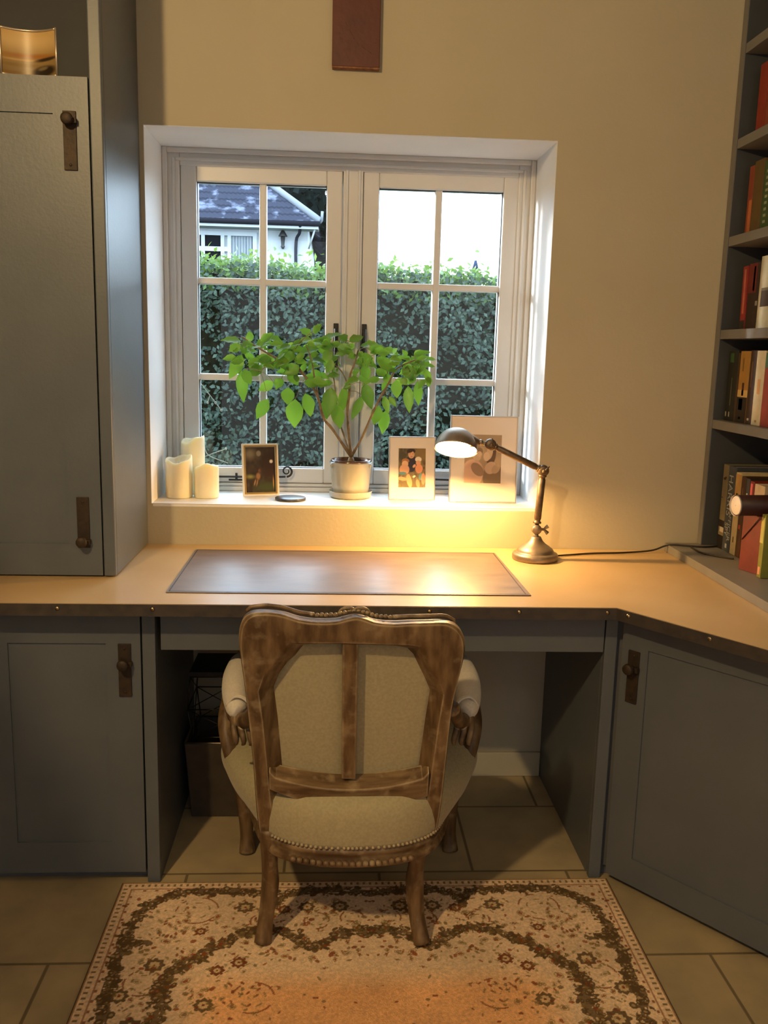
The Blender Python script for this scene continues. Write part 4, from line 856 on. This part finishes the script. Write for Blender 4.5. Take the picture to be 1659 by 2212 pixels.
# framed curved photo on the left cupboard
cf = thing('curved_picture_frame', 'small curved frame with golden seaside photo on top of the left cupboard', 'picture frame', (-.730, -.372, 1.9762))
cv = lambda u: .008-.022*(u-.5)**2*4
def pic_sea(U, V):
    im = canvas(len(U), (172, 140, 84)); im[:] = im*(1-(1-V)[:, None]*.3)
    im += (np.exp(-((V-.75)/.25)**2)*.12)[:, None]; ell(im, U, V, .5, .45, .8, .08, (150, 95, 35), soft=.8); ell(im, U, V, .35, .36, .6, .03, (176, 140, 80), soft=.6)
    ell(im, U, V, .8, .38, .3, .05, (50, 36, 20), 8, .5); ell(im, U, V, .3, .24, .45, .06, (126, 98, 48), soft=.6); ell(im, U, V, .75, .12, .28, .14, (40, 30, 18), 10, .4); ell(im, U, V, .72, .18, .14, .05, (110, 95, 65), 15, .5); ell(im, U, V, .2, .06, .3, .05, (120, 90, 40), soft=.5)
    return im
picgrid('photograph', -.062, .062, .004, .104, cv, 60, 50, pic_sea, cf)
m = MB(); us = [k/20 for k in range(21)]
for z in (.0035, .1055): m.tube([(-.0635+.127*u, cv(u)-.001, z) for u in us], .0026, 8)
for u, x in ((0, -.0645), (1, .0645)): m.tube([(x, cv(u)-.001, .001), (x, cv(u)-.001, .108)], .0030, 8)
m.build('frame_border', mat('pale metal rim', (.6, .5, .4), .35, metal=.7), cf)
m = MB(); m.loft([[(-.062+.124*u, cv(u)+.006, z) for u in us] for z in (.004, .104)], closed=False, caps=False); o = m.build('back_board', BACKB, cf); so = o.modifiers.new('s', 'SOLIDIFY'); so.thickness = .002

# kneehole: bin and wire file rack
bn = thing('waste_bin', 'dark brown square waste bin in the left of the kneehole', 'bin', (-.315, -.175, 0))
m = MB(); sq = lambda s, z: [Vector((x*s, y*s, z)) for x, y in ((-1, -1), (1, -1), (1, 1), (-1, 1))]
m.loft([sq(.082, .001), sq(.097, .235), sq(.092, .235), sq(.078, .01)], smooth=False); m.build('bin_body', BINM, bn, bevel=.003)
m = MB(); 
for a, b in ((0, 1), (1, 2), (2, 3), (3, 0)):
    P = sq(.095, .236); m.tube([P[a], P[b]], .0035, 6)
m.build('bin_rim', mat('bin metal rim', (.25, .2, .13), .35, metal=.8), bn)
wr = thing('wire_basket', 'black wire basket standing in the waste bin under the desk', 'basket', (-.315, -.175, .245))
m = MB()
lv4 = [sq(.075, .0), sq(.088, .09), sq(.080, .185)]
for P in lv4[1:]:
    for k in range(4): m.tube([P[k], P[(k+1) % 4]], .002, 6)
for k in range(4):
    m.tube([lv4[0][k], lv4[1][k]], .002, 6); m.tube([lv4[1][k], lv4[2][k]], .002, 6); m.tube([lv4[0][k], lv4[0][(k+1) % 4]], .002, 6)
    m.tube([lv4[0][k], lv4[1][(k+1) % 4]], .0014, 6); m.tube([lv4[1][k], lv4[2][(k+1) % 4]], .0014, 6); m.tube([lv4[0][(k+1) % 4], lv4[1][k]], .0014, 6)
m.build('wire_mesh', mat('dark wire', (.06, .05, .04), .35, metal=.8), wr)
o = MB().box((-.082, -.082, .187), (.082, .082, .2)).build('wire_lid', BLACK, wr)

# ------------------------------------------------------------------ outside
gm = mat('rough grass', (.015, .03, .01), .95, spec=0, col2=(.03, .04, .015), scale=20, bump=.02)
m = MB(); ys = [.42, 2, 4.5, 8, 14, 17, 60]; zs = [-.25, -.25, -.2, .8, 1.8, 1.95, 2.2]
m.loft([[(-30, y, z), (30, y, z)] for y, z in zip(ys, zs)], closed=False, caps=False); struct(m.build('ground', gm))
def cards(n, pos, size, asp, nrm, jit):
    # n leaf cards, 2 quads folded -> arrays
    vs = np.zeros((n*6, 3)); 
    d = rng.normal(size=(n, 3)); d[:, 2] -= .3; nr = np.array(nrm)+rng.normal(size=(n, 3))*jit; nr /= np.linalg.norm(nr, axis=1)[:, None]
    d -= nr*(d*nr).sum(1)[:, None]; d /= np.linalg.norm(d, axis=1)[:, None]; s = np.cross(d, nr); L_ = size*rng.uniform(.7, 1.25, n)[:, None]; W = L_*asp*.5
    vs[0::6] = pos-d*L_*.5; vs[1::6] = pos-s*W-d*L_*.05+nr*W*.3; vs[2::6] = pos+d*L_*.15; vs[3::6] = pos+s*W-d*L_*.05+nr*W*.3; vs[4::6] = pos+d*L_*.5; vs[5::6] = pos-d*L_*.1
    i = np.arange(n)*6; f = np.concatenate([np.stack([i, i+5, i+1], 1), np.stack([i+1, i+5, i+2], 1), np.stack([i+1, i+2, i+4], 1), np.stack([i, i+3, i+5], 1), np.stack([i+5, i+3, i+2], 1), np.stack([i+2, i+3, i+4], 1)])
    return vs, f
def cardmesh(name, groups, mats, parent=None):
    V = []; F = []; MI = []; o = 0
    for (vs, f), mi in groups: V.append(vs); F.append(f+o); o += len(vs); MI += [mi]*len(f)
    V = np.concatenate(V); F = np.concatenate(F); me = bpy.data.meshes.new(name); me.vertices.add(len(V)); me.vertices.foreach_set('co', V.astype('f').ravel())
    me.loops.add(len(F)*3); me.loops.foreach_set('vertex_index', F.astype('i').ravel()); me.polygons.add(len(F)); me.polygons.foreach_set('loop_start', np.arange(len(F), dtype='i')*3)
    for q in mats: me.materials.append(q)
    me.polygons.foreach_set('material_index', np.array(MI, 'i')); me.update(calc_edges=True); me.validate()
    ob = bpy.data.objects.new(name, me); C.objects.link(ob)
    if parent: ob.parent = parent
    return ob
hd = thing('hedge', 'long clipped evergreen hedge outside beyond the window', 'hedge', (0, 3.5, -.25))
Lh = Matrix.Translation((0, -3.5, .25))
def htop(x): return 1.86-.055*x+.03*np.sin(x*3.1)+.02*np.sin(x*9)
n = 26000; x = rng.uniform(-1.75, 1.9, n); z = rng.uniform(-.2, 1, n)**1; z = -.2+(htop(x)+.2)*rng.random(n); y = 3.03+.05*np.sin(x*5+z*4)+.04*np.sin(x*13+z*9)+rng.uniform(-.05, .14, n)
g1 = cards(n, np.stack([x, y, z], 1), .038, .62, (0, -1, .45), .62)
n = 3500; x = np.concatenate([rng.uniform(-4, -1.75, n//2), rng.uniform(1.9, 4.5, n-n//2)]); z = -.2+(htop(x)+.2)*rng.random(n); y = 3.05+rng.uniform(-.05, .15, n)
g2 = cards(n, np.stack([x, y, z], 1), .08, .62, (0, -1, .45), .6)
n = 5200; x = rng.uniform(-1.75, 1.9, n); y = 3.0+rng.random(n)**1.3*.9; z = htop(x)+rng.normal(0, .028, n)+.05*np.abs(rng.normal(size=n))*(rng.random(n) < .15)
g3 = cards(n, np.stack([x, y, z], 1), .045, .5, (0, -.6, .8), .8)
n = 1500; x = rng.uniform(-1.75, 1.9, n); y = 3.0+rng.random(n)*.15; z = htop(x)-rng.random(n)*.16
g4 = cards(n, np.stack([x, y, z], 1), .045, .5, (0, -1, .6), .7)
place(cardmesh('hedge_leaves', [(g1, 0), (g2, 0), (g3, 1), (g4, 1)], [HLEAF, HTOP], hd), Lh)
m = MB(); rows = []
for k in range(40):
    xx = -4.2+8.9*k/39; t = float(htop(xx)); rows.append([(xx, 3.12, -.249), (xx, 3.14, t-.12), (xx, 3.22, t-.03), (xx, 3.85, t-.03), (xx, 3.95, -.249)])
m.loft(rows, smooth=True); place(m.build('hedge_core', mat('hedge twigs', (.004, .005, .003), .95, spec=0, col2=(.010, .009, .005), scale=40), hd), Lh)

# neighbouring house
hs_ = thing('house', 'white neighbouring bungalow with dark tiled hip roof beyond the hedge', 'house', (-5, 19, 1.95))
LH = Matrix.Translation((5, -19, -1.95))
HW = mat('white render', (.30, .31, .32), .9, col2=(.33, .34, .35), scale=3, spec=0)
TILE = mat('lichened roof tile', (.026, .028, .040), .9, col2=(.10, .11, .15), scale=3.2, detail=9, lo=.53, hi=.66, bump=.01, bscale=12, spec=0)
RIDGE = mat('pale ridge mortar', (.16, .17, .19), .8, spec=0)
m = MB(); m.box((-10.5, 18, 1.9), (-.62, 24.5, 4.18)); place(m.build('wall', HW, hs_), LH)
ex, ey, ez, tp = -.36, 17.6, 4.12, .80
# front slope with stepped tile courses
m = MB(); rowsN = 16; stp = .215
vs = []; fs = []
for k in range(rowsN):
    ya = ey+k*stp; za = ez+k*stp*tp; yb = ya+stp*1.05; zb = za+stp*tp*1.05
    xr_a = ex-(ya-ey); xr_b = ex-(yb-ey); nx_ = 70
    xs_a = np.linspace(-8.2, xr_a, nx_*2); xs_b = np.linspace(-8.2, xr_b, nx_*2)
    wv = .018*np.abs(np.sin(np.arange(nx_*2)*PI/2)); o = len(vs)
    for (xs_, y_, z_) in ((xs_a, ya, za), (xs_a, ya, za+.035), (xs_b, yb, zb)):
        for i, xx in enumerate(xs_): vs.append((xx, y_, z_+wv[i]))
    N2 = nx_*2
    for j in range(2):
        for i in range(N2-1): fs.append((o+j*N2+i, o+j*N2+i+1, o+(j+1)*N2+i+1, o+(j+1)*N2+i))
m.add(vs, fs); yt = ey+rowsN*stp; zt_ = ez+rowsN*stp*tp
m.add([(ex, ey, ez), (ex-rowsN*stp, yt, zt_), (ex, 24.9, ez), (ex-rowsN*stp, yt+.2, zt_)], [(0, 2, 3, 1)])
m.add([(-8.2, 24.9, ez), (ex, 24.9, ez), (ex-rowsN*stp, yt+.2, zt_), (-8.2, yt+.2, zt_)], [(0, 1, 2, 3)])
place(m.build('roof', TILE, hs_), LH)
m = MB(); m.tube([(ex+.02, ey, ez+.05), (ex-rowsN*stp, yt, zt_+.06)], .075, 8); m.tube([(ex+.05, ey-.02, ez+.05), (ex+.06, ey-.03, ez+.25)], .03, 6); place(m.build('hip_ridge', RIDGE, hs_), LH)
m = MB(); m.box((-8.5, 17.58, 3.99), (ex-.02, 17.62, 4.12)); m.box((-8.5, 17.62, 3.99), (ex-.02, 18.0, 4.02)); m.tube([(ex-.1, 17.65, 4.0), (-.60, 17.98, 3.62)], .02, 6); place(m.build('fascia', HW, hs_), LH)
m = MB(); m.tube([(-8.5, 17.55, 4.10), (ex+.02, 17.55, 4.10)], .055, 10); place(m.build('gutter', mat('grey gutter', (.012, .012, .016), .8, spec=0), hs_), LH)
m = MB(); m.tube(spline([(-.78, 17.56, 4.07), (-.80, 17.75, 3.92), (-.88, 17.92, 3.75), (-.88, 17.92, 3.0), (-.88, 17.92, 2.0)], 4), .035, 8); place(m.build('downpipe', mat('grey downpipe', (.018, .02, .028), .8, spec=0), hs_), LH)
hw = MB(); ring(hw, -4.6, -1.75, 3.0, 3.93, .09, 17.93, 18.02)
for xx in (-3.6, -2.98, -2.55, -2.40): hw.box((xx, 17.935, 3.01), (xx+.08, 18.015, 3.92))
hw.box((-4.55, 17.94, 3.50), (-2.38, 18.01, 3.60)); ho = place(hw.build('window', HW, hs_), LH)
DG = mat('dark window glass', (.006, .007, .009), .8, spec=0)
m = MB(); m.box((-4.5, 17.98, 3.1), (-2.52, 18.015, 3.85)); o = m.build('pane', DG, ho)
m = MB(); rows = []
for k in range(40): xx = -2.32+.5*k/39; rows.append([(xx, 17.99-.02*math.sin(k*1.3), 3.08), (xx, 17.99-.02*math.sin(k*1.3), 3.86)])
m.loft(rows, closed=False, caps=False); m.build('curtain', mat('pale curtain', (.08, .10, .12), .9, col2=(.16, .18, .2), scale=8, stretch=(3, 1, .2)), ho)
m = MB(); bx_ = -1.17; m.lathe([(.03, 3.98), (.10, 3.86), (.10, 3.85), (.015, 3.84)], (bx_, 17.85, 0), 10); m.lathe([(.05, 3.84), (.035, 3.66), (.05, 3.64), (.02, 3.58)], (bx_, 17.85, 0), 8); m.box((bx_-.02, 17.85, 3.6), (bx_+.02, 18, 3.64)); place(m.build('wall_lantern', BLACK, hs_), LH)

def tree(x, y, h, r, n, label, name='evergreen_tree'):
    t = thing(name, label, 'tree', (x, y, 2.0), 0, 'dark trees behind the house')
    m = MB(); m.tube([(0, 0, -.1), (0, 0, h*.5), (0, 0, h*.95)], [.22, .15, .03], 8); m.build('trunk', STEM, t)
    a = rng.uniform(0, 2*PI, n); v = rng.random(n)**.8; rr = r*np.sqrt(1-v**3)*rng.uniform(.75, 1.05, n)*(1+.25*np.sin(a*5+v*20)); p = np.stack([rr*np.cos(a), rr*np.sin(a), .4+v*(h-.4)], 1)
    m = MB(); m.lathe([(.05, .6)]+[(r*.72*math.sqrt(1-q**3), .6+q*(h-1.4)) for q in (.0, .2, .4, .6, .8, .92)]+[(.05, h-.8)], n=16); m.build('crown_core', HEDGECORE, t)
    cardmesh('foliage', [(cards(n, p, .42, .5, (0, -.7, .6), .7), 0)], [TLEAF], t)
tree(-2.1, 29, 11.0, 2.5, 6500, 'tall dark evergreen just right of the house roof')
tree(-10.5, 31, 9.0, 2.6, 2500, 'dark evergreen standing behind the house roof')
tree(-19, 32, 8.0, 2.6, 1500, 'dark evergreen at the far left behind the house')
po = MB(); po.tube([(1.72, 8.5, .7), (1.72, 8.5, 2.36)], .045, 8); po.tube([(1.72, 8.5, 2.40), (1.72, 8.5, 2.5)], [.04, .015], 8); po.tube([(1.72, 8.5, 2.36), (1.72, 8.5, 2.41)], .02, 8)
tag(po.build('garden_post', mat('blue grey post', (.02, .03, .06), .8, spec=0)), 'slim blue-grey post rising behind the hedge against the bright sky', 'post')
m = MB()
m.tube(spline([(3.4, 9, 0.8), (3.3, 9, 2.2), (3.0, 9, 3.3), (2.75, 9, 4.4)], 5), interp([.10, .07, .04, .02], 5), 8)
for P in ([(3.05, 9, 3.2), (2.6, 9, 3.55), (2.3, 9, 3.5), (2.05, 9, 3.53)], [(2.9, 9, 3.7), (2.6, 9, 3.3), (2.42, 9, 2.9), (2.36, 9, 2.6)], [(2.8, 9, 4.2), (2.4, 9, 4.0), (2.0, 9, 3.98), (1.85, 9, 4.05)]):
    m.tube(spline(P, 4), interp([.02, .01, .006, .003], 4), 6)
tag(m.build('bare_tree', STEM), 'thin bare tree beyond the hedge at the right of the view', 'tree')
m = MB()
for P in ([(-.47, .46, 1.24), (-.455, .46, 1.225), (-.425, .46, 1.185), (-.39, .46, 1.14)], [(-.43, .46, 1.19), (-.437, .46, 1.165)], [(-.48, .46, .96), (-.44, .46, .98), (-.375, .46, 1.005)], [(-.45, .46, 1.01), (-.435, .46, .98), (-.37, .46, .955)]):
    m.tube(spline(P, 4), .0014, 6)
for p in ((-.39, .46, 1.14), (-.437, .46, 1.165), (-.375, .46, 1.005), (-.41, .46, 1.165)): m.lathe([(.001, -.005), (.004, 0), (.003, .004), (.001, .006)], p, 8)
m.tube(spline([(-.50, .47, -.25), (-.52, .47, .4), (-.50, .47, .95), (-.49, .46, 1.25)], 5), .004, 6)
tag(m.build('dry_climber', mat('pale dry twig', (.14, .14, .10), .8)), 'pale dry climber twigs outside the glass at lower left', 'twig')
